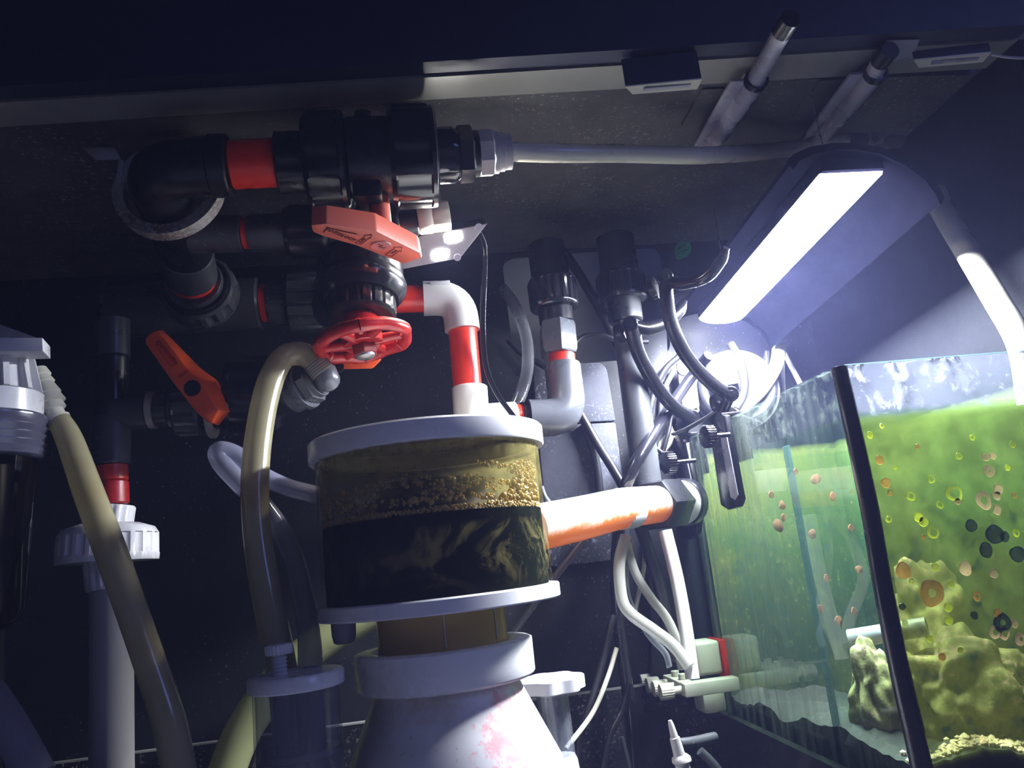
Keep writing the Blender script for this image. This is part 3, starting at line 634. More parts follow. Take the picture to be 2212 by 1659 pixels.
seg_nut('union_nut', t, m2(798), m2(862, -6), 50, MT['black'], 10)
obj('tail', cyl(NB(), m2(860, -8), m2(902, -12), 30 * k2), MT['black'], t)
t = thing('cream_union', 'cream threaded hose union beside the ceiling lamp block', 'fitting', P(935, 470, Y2))
def m3(x): return P(x, 474 - (x - 900) * .12, Y2)
obj('nut', hexnut(NB(), m3(901), m3(934), 38 * k2, 8), MT['cream'], t); obj('collar', lathe(NB(), m3(932), m3(970), [(0, 0), (0, 34 * k2), (.1, 36 * k2, True), (.9, 35 * k2, True), (1, 33 * k2), (1, 0)], 48, 9, 1.5 * k2), MT['cream'], t)

# --- depth-run pipe from the elbow into a union, then the third row
t = thing('depth_run_pipe', 'grey pipe running back into a large union with a red ring', 'pipe', P(405, 560, .71))
p0, p1 = P(403, 546, .7355), P(414, 598, .772); kk = mpp(p0)
obj('tube', cyl(NB(), p0, p1, 56 * kk), MT['grey'], t)
a_, b_ = P(414, 598, .7722), P(416, 606, .778); obj('red_ring', cyl(NB(), a_, b_, 52 * kk), MT['red'], t, 'bright red ring')
def dr(f): return P(416 + 24 * f, 606 + 36 * f, .7782 + .036 * f)
obj('inner_ring', cyl(NB(), dr(0), dr(.22), 64 * kk), MT['grey'], t); obj('mid_ring', cyl(NB(), dr(.2), dr(.4), 74 * kk), MT['gloss'], t)
obj('union_nut', nut(NB(), dr(.35), dr(1), 86 * kk, 14), MT['grey'], t)
Y3 = .85
def m4(x, dy=0): return P(x, 662 - (x - 440) * .055 + dy, Y3)
k3 = mpp(m4(450))
t = thing('manifold_pipe', 'wide dark grey pipe in the third row, wet with salt', 'pipe', m4(420)); obj('tube', cyl(NB(), m4(236), m4(564), 57 * k3), MT['grey'], t)
t = thing('red_ring_pipe', 'narrow red ring where the wide third row pipe meets its nuts', 'pipe', m4(571)); obj('tube', cyl(NB(), m4(564.5), m4(579), 42 * k3), MT['red'], t)
t = thing('diaphragm_valve', 'black valve with a red handwheel facing down in the middle', 'valve', P(780, 620, .72))
obj('grey_socket', lathe(NB(), m4(579.5), m4(626), [(0, 0), (0, 44 * k3), (.1, 48 * k3, True), (.85, 48 * k3, True), (1, 42 * k3), (1, 0)], 48, 8, 4 * k3), MT['grey'], t)
bm = NB(); lathe(bm, m4(624, 2), m4(702, 4), [(0, 0), (0, 60 * k3), (.06, 66 * k3, True), (.92, 66 * k3, True), (1, 60 * k3), (1, 0)], 48, 14, 5 * k3, duty=.67); obj('grey_union_nut', bm, MT['grey'], t, 'grey stepped union nut')
obj('grey_spigot', cyl(NB(), m4(700, 6), P(770, 668, .80), 52 * k3), MT['grey'], t)
b0, b1, b2, b3, b4 = P(777, 553, .713), P(779, 612, .708), P(780, 655, .703), P(781, 690, .700), P(783, 712, .697); kv = mpp(b1)
obj('body', lathe(NB(), b0, b1, [(0, 0), (0, 88 * kv), (.05, 93 * kv, True), (.95, 93 * kv, True), (1, 92 * kv), (1, 0)], 60, 16, 4 * kv, duty=.84), MT['gloss'], t)
obj('flange', lathe(NB(), A(b0, b1, .93), b2, [(0, 0), (0, 94 * kv), (.3, 99 * kv), (.55, 97 * kv), (.95, 80 * kv), (1, 60 * kv), (1, 0)], 48), MT['gloss'], t)
obj('bonnet_nut', lathe(NB(), A(b1, b2, .45), b3, [(0, 0), (0, 70 * kv), (.08, 74 * kv, True), (.85, 74 * kv, True), (.9, 72 * kv), (1, 66 * kv), (1, 0)], 60, 18, 4 * kv, duty=.67), MT['black'], t)
axd = (b4 - b2).normalized(); wc = P(784, 738, .688); wn = V((.12, -.08, -.99)).normalized()
obj('stem', cyl(NB(), b3 - axd * .002, wc - wn * -.002, 38 * kv), MT['redwheel'], t)
# red handwheel: lobed ring, spokes, hub nut
wh = NB(); wu, wv = frame_of(wn); R = 91 * kv; ring = []
for i in range(73):
    a_ = 2 * math.pi * i / 72; rr = R * (1 + .035 * math.cos(a_ * 6)); ring.append(wc + (wu * math.cos(a_) + wv * math.sin(a_)) * rr + wn * (.0008 * math.cos(a_ * 6)))
sweep(wh, ring[:-1] + [ring[0]], 14 * kv, 12, smooth=False, cap=False)
whl = obj('handwheel', wh, MT['redwheel'], t, 'red lobed handwheel')
for i in range(6):
    a_ = 2 * math.pi * (i + .5) / 6; d = wu * math.cos(a_) + wv * math.sin(a_)
    bm = NB(); sweep(bm, [wc + d * .004, wc + d * R], [12 * kv, 9 * kv], 10, smooth=False); obj('spoke', bm, MT['redwheel'], whl)
    a2 = 2 * math.pi * i / 6; d2 = wu * math.cos(a2) + wv * math.sin(a2); bm = NB(); sweep(bm, [wc + d2 * R - wn * 15 * kv, wc + d2 * (R - 12 * kv) , wc + d2 * R + wn * 15 * kv], 5 * kv, 8); obj('grip_rib', bm, MT['redwheel'], whl)
obj('hub', cyl(NB(), wc - wn * .006, wc + wn * .004, 42 * kv), MT['redwheel'], whl)
obj('hex_nut', hexnut(NB(), wc + wn * .003, wc + wn * .013, 27 * kv), MT['ink'], whl); obj('nut_cap', lathe(NB(), wc + wn * .012, wc + wn * .0165, [(0, 20 * kv), (.6, 19 * kv), (1, 10 * kv), (1, 0)]), MT['screw'], whl, 'shiny metal nut cap')
t = thing('orange_lever', 'orange lever end with a black hole peeking out under the red handwheel', 'lever', P(765, 785, .73))
q = [(705, 776), (735, 748), (815, 752), (824, 778), (805, 797), (722, 799)]; lv = obj('blade', prism(NB(), [P(x, y, .725) for x, y in q], [P(x + 4, y - 14, .745) for x, y in q], .0015), MT['orange'], t)
c = P(731, 792, .7245); obj('hole_plug', cyl(NB(), c, c + V((0, .002, .0)), 12 * mpp(c), 18), MT['black'], lv)

# --- left vertical line with tee, orange lever valve, barb elbow
Y4 = .76
def c4(y): return P(243 + (y - 700) * -.008, y, Y4)
k4 = mpp(c4(850))
t = thing('riser_pipe', 'dark vertical pipe at far left above the red coupler, with a side tee', 'pipe', c4(1004))
obj('upper_socket', cyl(NB(), c4(690), c4(772), 36 * k4), MT['grey'], t); obj('tube', cyl(NB(), c4(772.5), c4(905), 34 * k4), MT['black'], t)
obj('tee_socket', lathe(NB(), c4(895), c4(1004), [(0, 0), (0, 33 * k4), (.3, 38 * k4), (.97, 38 * k4), (1, 35 * k4), (1, 0)]), MT['grey'], t)
obj('tee_branch', cyl(NB(), P(245, 893, Y4), P(322, 886, Y4), 38 * k4), MT['grey'], t)
t = thing('red_coupler', 'red pipe piece under the dark tee at far left', 'pipe', c4(1086)); obj('upper_sleeve', cyl(NB(), P(241, 1004.5, Y4), P(242, 1040, Y4), 32 * k4), MT['red'], t); obj('lower_sleeve', cyl(NB(), P(242, 1040.5, Y4), P(243, 1090, Y4), 33 * k4), MT['redwheel'], t, 'darker red lower sleeve')
t = thing('white_union', 'white ribbed pipe union beneath the red coupler', 'fitting', P(235, 1262, Y4))
obj('upper_tail', lathe(NB(), P(253, 1090.5, Y4), P(245, 1140, Y4), [(0, 0), (0, 34 * k4), (.08, 37 * k4, True), (1, 37 * k4, True), (1, 0)], 48, 12, 2.5 * k4), MT['whitehi'], t)
obj('union_nut', lathe(NB(), P(236, 1132, Y4), P(233, 1214, Y4), [(0, 0), (0, 60 * k4), (.12, 88 * k4), (.28, 96 * k4), (.3, 96 * k4, True), (.8, 97 * k4, True), (.84, 98 * k4), (1, 97 * k4), (1, 0)], 60, 22, 4 * k4), MT['whitehi'], t)
obj('lower_tail', lathe(NB(), P(233, 1206, Y4), P(238, 1272, Y4), [(0, 0), (0, 46 * k4), (.1, 47 * k4, True), (.9, 46 * k4, True), (1, 44 * k4), (1, 0)], 48, 16, 2.5 * k4), MT['whitehi'], t)
a_ = P(241, 1268, Y4); tag(obj('drain_pipe', cyl(NB(), a_, V((P(244, 1500, Y4).x, Y4, .0105)), 41 * k4), MT['pipegrey']), 'pale grey vertical pipe dropping below the white union', 'pipe')
t = thing('lever_valve', 'dark valve behind the big diagonal orange lever at left', 'valve', P(420, 885, Y4))
def m5(x, dy=0): return P(x, 886 - (x - 320) * .06 + dy, Y4)
obj('white_ring', cyl(NB(), m5(322.5), m5(338), 41 * k4), MT['pipegrey'], t, 'thin pale ring')
obj('socket', lathe(NB(), m5(337), m5(372), [(0, 0), (0, 36 * k4), (.1, 38 * k4, True), (1, 38 * k4, True), (1, 0)], 40, 8, 3 * k4), MT['grey'], t)
obj('body', cyl(NB(), m5(368), m5(500), 50 * k4), MT['black'], t)
bm = NB(); nut(bm, m5(380), m5(440), 62 * k4, 12); obj('union_nut', bm, MT['grey'], t)
obj('pale_washer', cyl(NB(), m5(452, 14), m5(464, 14), 56 * k4), MT['pipegrey'], t, 'pale washer edge below the lever')
obj('union_nut', nut(NB(), m5(496, -24), m5(600, -20), 84 * k4, 8, 6 * k4), MT['black'], t)
obj('tail', cyl(NB(), m5(598, -14), P(640, 842, .735), 44 * k4), MT['grey'], t)
fy = .705; q = [(313, 731), (322, 722), (340, 713), (404, 794), (431, 821), (473, 887), (458, 914), (449, 913), (421, 888), (373, 826), (315, 744)]
bq = [(332, 722), (338, 714), (353, 713), (437, 797), (468, 819), (498, 889), (473, 920), (462, 914), (430, 880), (385, 822), (330, 740)]
lv = obj('lever', prism(NB(), [P(x, y, fy) for x, y in q], [P(x, y, fy + .017) for x, y in bq], .0012), MT['orange'], t, 'orange lever set diagonally')
c = P(415, 838, fy - .0007); obj('hole_plug', cyl(NB(), c, c + V((0, .002, 0)), 18 * mpp(c), 24), MT['black'], lv, 'black round hole')
d1 = (P(385, 790, fy) - P(335, 735, fy)).normalized(); n1 = V((0, 1, 0)).cross(d1); n1 = -n1 if n1.z < 0 else n1
text_mesh('lettering', 'ANTIBLOCK', 12 * mpp(c), P(360, 761, fy - .0004), d1, n1, MT['redwheel'], lv); text_mesh('lettering', 'OPEN', 10 * mpp(c), P(395, 808, fy - .0004), n1 * -1, d1, MT['redwheel'], lv)
bm = NB()
fr_ = [P(x, y, fy - .0003) for x, y in ((338, 738), (344, 735), (384, 784), (372, 793), (337, 748))]
for a_, b_ in zip(fr_, fr_[1:] + fr_[:1]): sweep(bm, [a_, b_], .0003, 5, smooth=False)
obj('moulded_frame', bm, MT['redwheel'], lv)
obj('lever_hub', cyl(NB(), P(440, 842, fy + .015), P(450, 850, Y4 - .02), 32 * k4), MT['orange'], t)
t = thing('hose_barb', 'translucent grey hose barb with stepped hex rings', 'fitting', P(670, 825, .72))
def hb5(f): return P(628 + 84 * f, 852 - 46 * f, .732 - .02 * f)
kb = mpp(hb5(0))
for f0, f1, r, kind in ((0, .28, 44, 'c'), (.26, .4, 50, 'c'), (.4, .62, 46, 'h'), (.6, .72, 38, 'c'), (.7, .98, 27, 'c')):
    obj('hex_ring' if kind == 'h' else 'step_ring', (hexnut if kind == 'h' else cyl)(NB(), hb5(f0), hb5(f1), r * kb), MT['midgrey'], t)
bend = hb5(.98); hp0 = P(700, 812, .708)
obj('elbow_end', sweep(NB(), [bend - V((.004, 0, 0)), P(707, 822, .708), P(697, 800, .706)], 27 * kb, 16), MT['midgrey'], t)
# hose B stretched on the barb
hpts = [P(698, 806, .704), P(676, 778, .702), P(645, 764, .70), P(610, 775, .695), P(582, 830, .685), P(562, 920, .675), P(551, 1030, .665), P(555, 1150, .66), P(575, 1280, .655), P(600, 1400, .655), P(618, 1520, .66), P(632, 1680, .665)]
kh = mpp(hpts[5]); t = thing('hose', 'thick yellowed hose arching off the grey barb and hanging beside the skimmer', 'hose', hpts[6])
obj('tube', sweep(NB(), hpts, [x * kh for x in (27, 28, 28, 27, 29, 29, 29, 29, 30, 30, 31, 31)], 20), MT['yhose'], t)
bm = NB()
for f in (.02, .10, .18, .26, .34, .42):
    i = f * 2; a_ = A(hpts[0], hpts[1], f * 2) if f < .5 else hpts[1]; d = (hpts[1] - hpts[0]).normalized()
    tubeshell(bm, a_ - d * .0009, a_ + d * .0009, 29.5 * kh, 27 * kh, 24)
obj('barb_ridge', bm, MT['milky'], t, 'ridges where the hose grips the barb')

# --- white and red line at right of the handwheel
Y5 = .80
w1, w2 = P(848, 646, Y5), P(914, 645, Y5); k5 = mpp(w1)
t = thing('red_pipe', 'bright red horizontal pipe from the black valve to the white elbow', 'pipe', A(w1, w2, .5)); obj('tube', cyl(NB(), P(835, 647, Y5 - .004), P(916, 645, Y5), 30 * k5), MT['red'], t)
t = thing('white_elbow', 'white pipe elbow at the end of the bright red pipe', 'fitting', P(985, 660, Y5))
bm = NB(); elbow(bm, P(914.5, 645, Y5), P(991, 643, Y5), P(999, 714, Y5), 38 * k5, .35); obj('bend', bm, MT['white'], t)
bm = NB(); box(bm, P(950, 612, Y5 - .014), 22 * k5, .002, 4.5 * k5, bev=.0006); obj('label_bar', bm, MT['whitehi'], t)
t = thing('red_pipe', 'bright red vertical pipe between the white elbow and white tee', 'pipe', P(1006, 775, Y5)); obj('tube', cyl(NB(), P(999, 708, Y5), P(1010, 840, Y5), 31 * k5), MT['red'], t)
t = thing('white_tee', 'white pipe tee rising behind the skimmer cup lid', 'fitting', P(1020, 900, Y5))
obj('upright', cyl(NB(), P(1014, 835, Y5), P(1024, 985, Y5), 38 * k5), MT['white'], t); bm = NB(); elbow(bm, P(1020, 908, Y5), P(1050, 904, Y5), P(1112, 900, Y5 + .006), 32 * k5, .2); obj('branch', bm, MT['white'], t)
t = thing('red_stub_pipe', 'red stub between the white tee and grey elbow', 'pipe', P(1115, 898, Y5)); obj('tube', cyl(NB(), P(1110, 900, Y5 + .006), P(1126, 900, Y5 + .008), 27 * k5), MT['red'], t)
t = thing('grey_elbow', 'large grey pipe elbow right of the white tee', 'fitting', P(1215, 880, Y5 + .02))
obj('thread', lathe(NB(), P(1124, 902, Y5 + .008), P(1146, 903, Y5 + .010), [(0, 0), (0, 33 * k5)] + [(i / 10, (34 if i % 2 else 31) * k5) for i in range(11)] + [(1, 0)]), MT['black'], t, 'black threaded neck')
bm = NB(); elbow(bm, P(1142, 904, Y5 + .010), P(1228, 902, Y5 + .012), P(1215, 792, Y5 + .024), 41 * k5, .25); obj('bend', bm, MT['midgrey'], t)
t = thing('red_stub_pipe', 'red band between the grey elbow and the grey hex reducer', 'pipe', P(1215, 785, Y5 + .024)); obj('tube', cyl(NB(), P(1214, 797, Y5 + .024), P(1214, 764, Y5 + .027), 30 * k5), MT['red'], t)
t = thing('hex_reducer', 'grey hexagonal reducer under the left black union', 'fitting', P(1206, 735, Y5 + .03))
obj('hex_body', hexnut(NB(), P(1208, 768, Y5 + .027), P(1203, 700, Y5 + .032), 44 * k5, 6), MT['midgrey'], t)
def union(x0, x1, ytop, ynut0, ynut1, ybot, Y, lab):
    t = thing('black_union', lab, 'fitting', P(x1, ybot, Y)); k = mpp(P(x0, ynut0, Y))
    f = lambda y: P(x0 + (x1 - x0) * (y - ytop) / (ybot - ytop), y, Y)
    obj('upper_pipe', cyl(NB(), f(ytop), f(ynut0 + 6), 42 * k), MT['black'], t); obj('union_nut', nut(NB(), f(ynut0), f(ynut1), 53 * k, 18), MT['gloss'], t); obj('lower_pipe', cyl(NB(), f(ynut1 - 4), f(ybot), 37 * k), MT['black'], t)
    return t
union(1180, 1203, 528, 603, 668, 700, .835, 'left black union hanging from the ceiling above the grey reducer')
t = union(1328, 1352, 512, 592, 650, 696, .865, 'right black union hanging from the ceiling over the long grey pipe')
tag(obj('standpipe', cyl(NB(), P(1352, 696.5, .865), P(1408, 1120, .865), 30 * mpp(P(1352, 696, .865))), MT['grey']), 'long dark grey standpipe below the right black union', 'pipe')
lt = [P(1084, 622, .93), P(1112, 660, .925), P(1136, 725, .915), P(1140, 790, .90), P(1126, 850, .88), P(1098, 905, .86)]
tag(obj('clear_tube', sweep(NB(), lt, 13 * mpp(lt[2]), 16), MT['clearhose']), 'clear tube bowing in front of the wall cut-out', 'hose')
# ================================================================ SKIMMER (collection cup on a white cone)
SY = .66
def scen(x, y): return P(x, y, SY)
axb = P(950, 1290, SY); k6 = mpp(axb)
sx = axb.x
def zat(y, x=950): return P(x, y, SY).z
zlid = zat(968, 909); zpl = zat(1299, 943); r_cup = 238 * mpp(P(917, 970, SY)); r_lid = 251 * mpp(P(909, 960, SY)); r_pl = 260 * k6
def sc(z): return V((sx, SY, z))
sk = thing('protein_skimmer', 'protein skimmer with a clear cup of dark foul liquid on a white cone', 'skimmer', (sx, SY, .0105))
obj('lid', lathe(NB(), sc(zlid - .008), sc(zlid + .0085), [(0, r_cup * .9), (0, r_lid - .001), (.08, r_lid), (.9, r_lid), (1, r_lid - .0015), (1, 0)], 96), MT['whitehi'], sk, 'white round lid')
def cup_dirt(nt):
    z = posz(nt); h_ = math_(nt, 'DIVIDE', math_(nt, 'SUBTRACT', z[2], zpl), zlid - zpl)
    vec = coords(nt, (1, 1, 1)); n1 = noise(nt, 34, 6, .7, coords(nt, (1, 1, .55)), .5); n2 = noise(nt, 150, 4, .7)
    up_ = ramp(nt, h_, [(.46, 0.0), (.52, .0), (.62, .10), (.72, .30), (.82, .22), (.93, .75)])
    f = math_(nt, 'MULTIPLY', up_, ramp(nt, n1, [(.34, .25), (.62, 1.0)]), clamp=True)
    f2 = math_(nt, 'MULTIPLY', ramp(nt, n2, [(.60, 0.0), (.68, .7)]), ramp(nt, h_, [(.40, .12), (.5, .05), (.62, .2), (.72, .7), (.9, .6)]))
    film = math_(nt, 'MAXIMUM', f, f2); lowf = math_(nt, 'MULTIPLY', ramp(nt, noise(nt, 22, 6, .75, None, 1.2), [(.52, 0.0), (.62, .32)]), ramp(nt, h_, [(.04, 0.1), (.2, 1.0), (.42, .9), (.46, 0.0)]))
    film = math_(nt, 'MAXIMUM', film, lowf)
    c = mixc(nt, ramp(nt, n1, [(.3, 0.0), (.7, 1.0)]), (.16, .13, .045), (.50, .44, .17))
    return film, dt(nt, c, .45)
MT['cup'] = glass('grimy_clear_cup', (.97, .97, .93), cup_dirt, refl=.4)
def liquid_mat():
    m, nt, out = new_mat('dark_skimmate'); c = mixc(nt, ramp(nt, noise(nt, 26, 6, .7, None, 1.0), [(.5, 0.0), (.75, 1.0)]), (.005, .006, .006), (.010, .0115, .006)); b = N(nt, 'ShaderNodeBsdfDiffuse'); setc(nt, b, 'Color', c); nt.links.new(b.outputs[0], out.inputs[0]); return m
zliq = zpl + (zlid - zpl) * .52; zfoam = zpl + (zlid - zpl) * .76
cupo = obj('cup_wall', tubeshell(NB(), sc(zpl + .005), sc(zlid - .0078), r_cup, r_cup - .003, 96), MT['cup'], sk, 'clear cup wall filmed with yellow grime')
obj('liquid', lathe(NB(), sc(zpl + .0055), sc(zliq), [(0, 0), (0, r_cup - .0034), (1, r_cup - .0034), (1, 0)], 96), liquid_mat(), sk, 'dark brown-green liquid')
neck_r = .045
obj('riser_tube', lathe(NB(), sc(zliq), sc(zlid - .03), [(0, 0), (0, neck_r), (1, neck_r), (1, 0)], 48), plastic('brown_stained_riser', (.06, .045, .02), .4, .4, (.3, .26, .08), 1.0), sk)
# foam: bubbles heaped on the liquid against the wall
fm, nt, out = new_mat('yellow_foam'); c = mixc(nt, noise(nt, 60, 4), (.50, .30, .035), (.80, .64, .22)); g = N(nt, 'ShaderNodeBsdfGlossy', Roughness=.12); nt.links.new(mixs(nt, .12, dt(nt, c, .6), g.outputs[0]), out.inputs[0])
bm = NB()
proto = bmesh.new(); bmesh.ops.create_icosphere(proto, subdivisions=2, radius=1.0); pv = [v.co.copy() for v in proto.verts]; pf = [[v.index for v in f.verts] for f in proto.faces]; proto.free()
def bubble(bm, c, r):
    vs = [bm.verts.new(c + q * r) for q in pv]
    for f in pf: bm.faces.new([vs[i] for i in f])
for i in range(5200):
    a_ = random.uniform(-math.pi, math.pi); hgt = random.random(); az_ = math.cos(a_ - .35)
    low = random.random() < .33
    dens = .5 + .5 * math.cos(a_)          # more foam on the right, lamp side
    if low: z = zliq + random.uniform(0, .004); r = random.uniform(.0005, .0013)
    else:
        z = zliq + .007 + hgt * (zfoam - zliq) * (.55 + .45 * dens) * (1 + .25 * mnoise.noise((a_ * 3, 0, 0))); r = random.choice((.0007, .0009, .0011, .0014, .0022)) * random.uniform(.8, 1.2) * (1.1 - .4 * hgt)
        if mnoise.noise((a_ * 2.2, z * 90, 3.3)) < -.16: continue
        if random.random() > .35 + .65 * dens: continue
    rad = r_cup - .0036 - r - (0 if random.random() < .7 else random.uniform(0, .01))
    bubble(bm, V((sx + math.cos(a_) * rad, SY + math.sin(a_) * rad, z)), r)
fo = obj('foam', bm, fm, sk, 'yellow-brown foam bubbles', kind='stuff')
pl_ = obj('cup_base_plate', lathe(NB(), sc(zpl - .0055), sc(zpl + .0055), [(0, .03), (0, r_pl - .001), (.1, r_pl), (.9, r_pl), (1, r_pl - .001), (1, 0)], 96), MT['whitehi'], sk, 'white round base plate')
znk = zat(1395, 950)
m, nt, out = new_mat('brown_clear_neck'); tr = N(nt, 'ShaderNodeBsdfTransparent'); tr.inputs[0].default_value = (.62, .48, .25, 1); gl = N(nt, 'ShaderNodeBsdfGlossy', Roughness=.05); fr = N(nt, 'ShaderNodeFresnel', IOR=1.45)
s_ = mixs(nt, .86, tr.outputs[0], dt(nt, mixc(nt, noise(nt, 18, 5), (.50, .34, .11), (.70, .50, .18)), .05)); nt.links.new(mixs(nt, math_(nt, 'MULTIPLY', front_fresnel(nt, fr), .4), s_, gl.outputs[0]), out.inputs[0]); MT['neck'] = m
r_nk = 139 * mpp(P(948, 1350, SY)); r_col = 192 * mpp(P(953, 1430, SY))
zc1, zc0 = zat(1392, 953), zat(1474, 953)
obj('neck_tube', tubeshell(NB(), sc(zc1 - .012), sc(zpl - .0056), r_nk, r_nk - .004, 64), MT['neck'], sk, 'brown stained clear neck')
bm = NB()
for x in (957, 1066):
    a_ = P(x, 1325, SY - r_nk * (1 if x < 1000 else .5)); ang = math.asin(max(-1, min(1, (a_.x - sx) / r_nk))); px_ = V((sx + math.sin(ang) * (r_nk + .0004), SY - math.cos(ang) * (r_nk + .0004), 0))
    sweep(bm, [px_ + V((0, 0, zpl - .008)), px_ + V((.0003, 0, zc1 + .002))], .0006, 6, smooth=False)
obj('scratch', bm, MT['cream'], sk, 'pale vertical scratch lines on the neck')
obj('collar', lathe(NB(), sc(zc0), sc(zc1), [(0, r_nk), (0, r_col - .003), (.05, r_col - .001), (.1, r_col), (.96, r_col), (1, r_col - .002), (1, r_nk + .006), (.9, r_nk + .004), (.9, r_nk)], 96), MT['whitehi'], sk, 'thick white collar ring')
def cone_mat():
    m, nt, out = new_mat('white_cone_with_pink_algae'); g = nt.nodes.new('ShaderNodeNewGeometry'); pc_ = P(1118, 1580, SY - .05)
    d = nt.nodes.new('ShaderNodeVectorMath'); d.operation = 'SUBTRACT'; nt.links.new(g.outputs['Position'], d.inputs[0]); d.inputs[1].default_value = pc_
    mp = nt.nodes.new('ShaderNodeVectorMath'); mp.operation = 'MULTIPLY'; nt.links.new(d.outputs[0], mp.inputs[0]); mp.inputs[1].default_value = (1.25, .4, .95)
    ln_ = nt.nodes.new('ShaderNodeVectorMath'); ln_.operation = 'LENGTH'; nt.links.new(mp.outputs[0], ln_.inputs[0])
    fall = ramp(nt, ln_.outputs['Value'], [(.006, 1.0), (.060, .0)]); n1 = noise(nt, 90, 6, .7)
    f = ramp(nt, math_(nt, 'MULTIPLY_ADD', fall, .34, n1), [(.665, 0.0), (.79, .9)])
    pk = mixc(nt, noise(nt, 160, 4), (.72, .22, .27), (.80, .48, .50)); c = mixc(nt, f, (.70, .69, .70), pk)
    z = posz(nt); br = math_(nt, 'MULTIPLY', ramp(nt, z[2], [(zc0 - .045, 0.0), (zc0 + .002, .75)]), ramp(nt, noise(nt, 30, 5, .7), [(.42, 0.0), (.68, 1.0)]))
    c = mixc(nt, br, c, (.40, .30, .14)); dk = ramp(nt, noise(nt, 240, 2), [(.72, 0.0), (.76, .6)]); c = mixc(nt, dk, c, (.25, .18, .1))
    b = principled(nt, c, .35); nt.links.new(b.outputs[0], out.inputs[0]); return m
zb = zat(1659, 960); r_t = 152 * mpp(P(957, 1488, SY)); r_b = 236 * mpp(P(985, 1659, SY))
slope = (r_b - r_t) / (zc0 - zb); zlow = .12
pr = [(0, 0), (0, r_b), (max(0, (zb - zlow) / (zc0 - zlow)), r_b), (1, r_t), (1, 0)]
obj('cone_body', lathe(NB(), sc(zlow), sc(zc0 - .0003), pr, 96), cone_mat(), sk, 'white cone blotched with pink algae')
obj('base_cylinder', lathe(NB(), sc(.0106), sc(zlow), [(0, 0), (0, r_b), (1, pr[1][1]), (1, 0)], 64), MT['whitehi'], sk)
a_ = P(741, 1336, SY - .005); kk = mpp(a_); obj('drain_plug', lathe(NB(), V((a_.x, a_.y, zpl - .0055)), V((a_.x, a_.y, P(741, 1391, a_.y).z)), [(0, 0), (0, 27 * kk), (.6, 26 * kk), (.92, 23 * kk), (1, 17 * kk), (1, 0)]), MT['latch'], sk, 'grey drain stub under the base plate')

# --- outlet pipe from the cup side to the tank bulkhead
o0, o1, o2, o3 = P(1150, 1142, .725), P(1260, 1118, .760), P(1345, 1098, .80), P(1420, 1089, .838)
t = thing('outlet_pipe', 'translucent white pipe stained orange below, from tank to skimmer cup', 'pipe', o1)
ko = mpp(o1); obj('tube', sweep(NB(), [o0, o1, o2, o3], [48 * ko, 47 * ko, 46 * ko, 45 * ko], 28), MT['outlet'], t)
a_ = P(1336, 1100, .797); d_ = (o3 - o2).normalized(); obj('inner_joint', tubeshell(NB(), a_, a_ + d_ * .022, 47.5 * ko, 46.6 * ko, 28), MT['whitehi'], t, 'wider sleeve band')
t = thing('bulkhead', 'black hex bulkhead fitting with white thread rings on the tank side', 'fitting', P(1450, 1090, .87))
def bl(f): return P(1412 + 84 * f, 1091 - 8 * f, .838 + .070 * f)
kb = mpp(bl(.3)); obj('hex_nut', hexnut(NB(), bl(0), bl(.52), 58 * kb), MT['black'], t)
obj('thread', lathe(NB(), bl(.50), bl(.72), [(0, 0)] + [(i / 12, (50 if i % 2 else 44) * kb) for i in range(13)] + [(1, 0)]), MT['white'], t, 'pale threads')
obj('flange', cyl(NB(), bl(.70), bl(.85), 54 * kb), MT['gloss'], t)

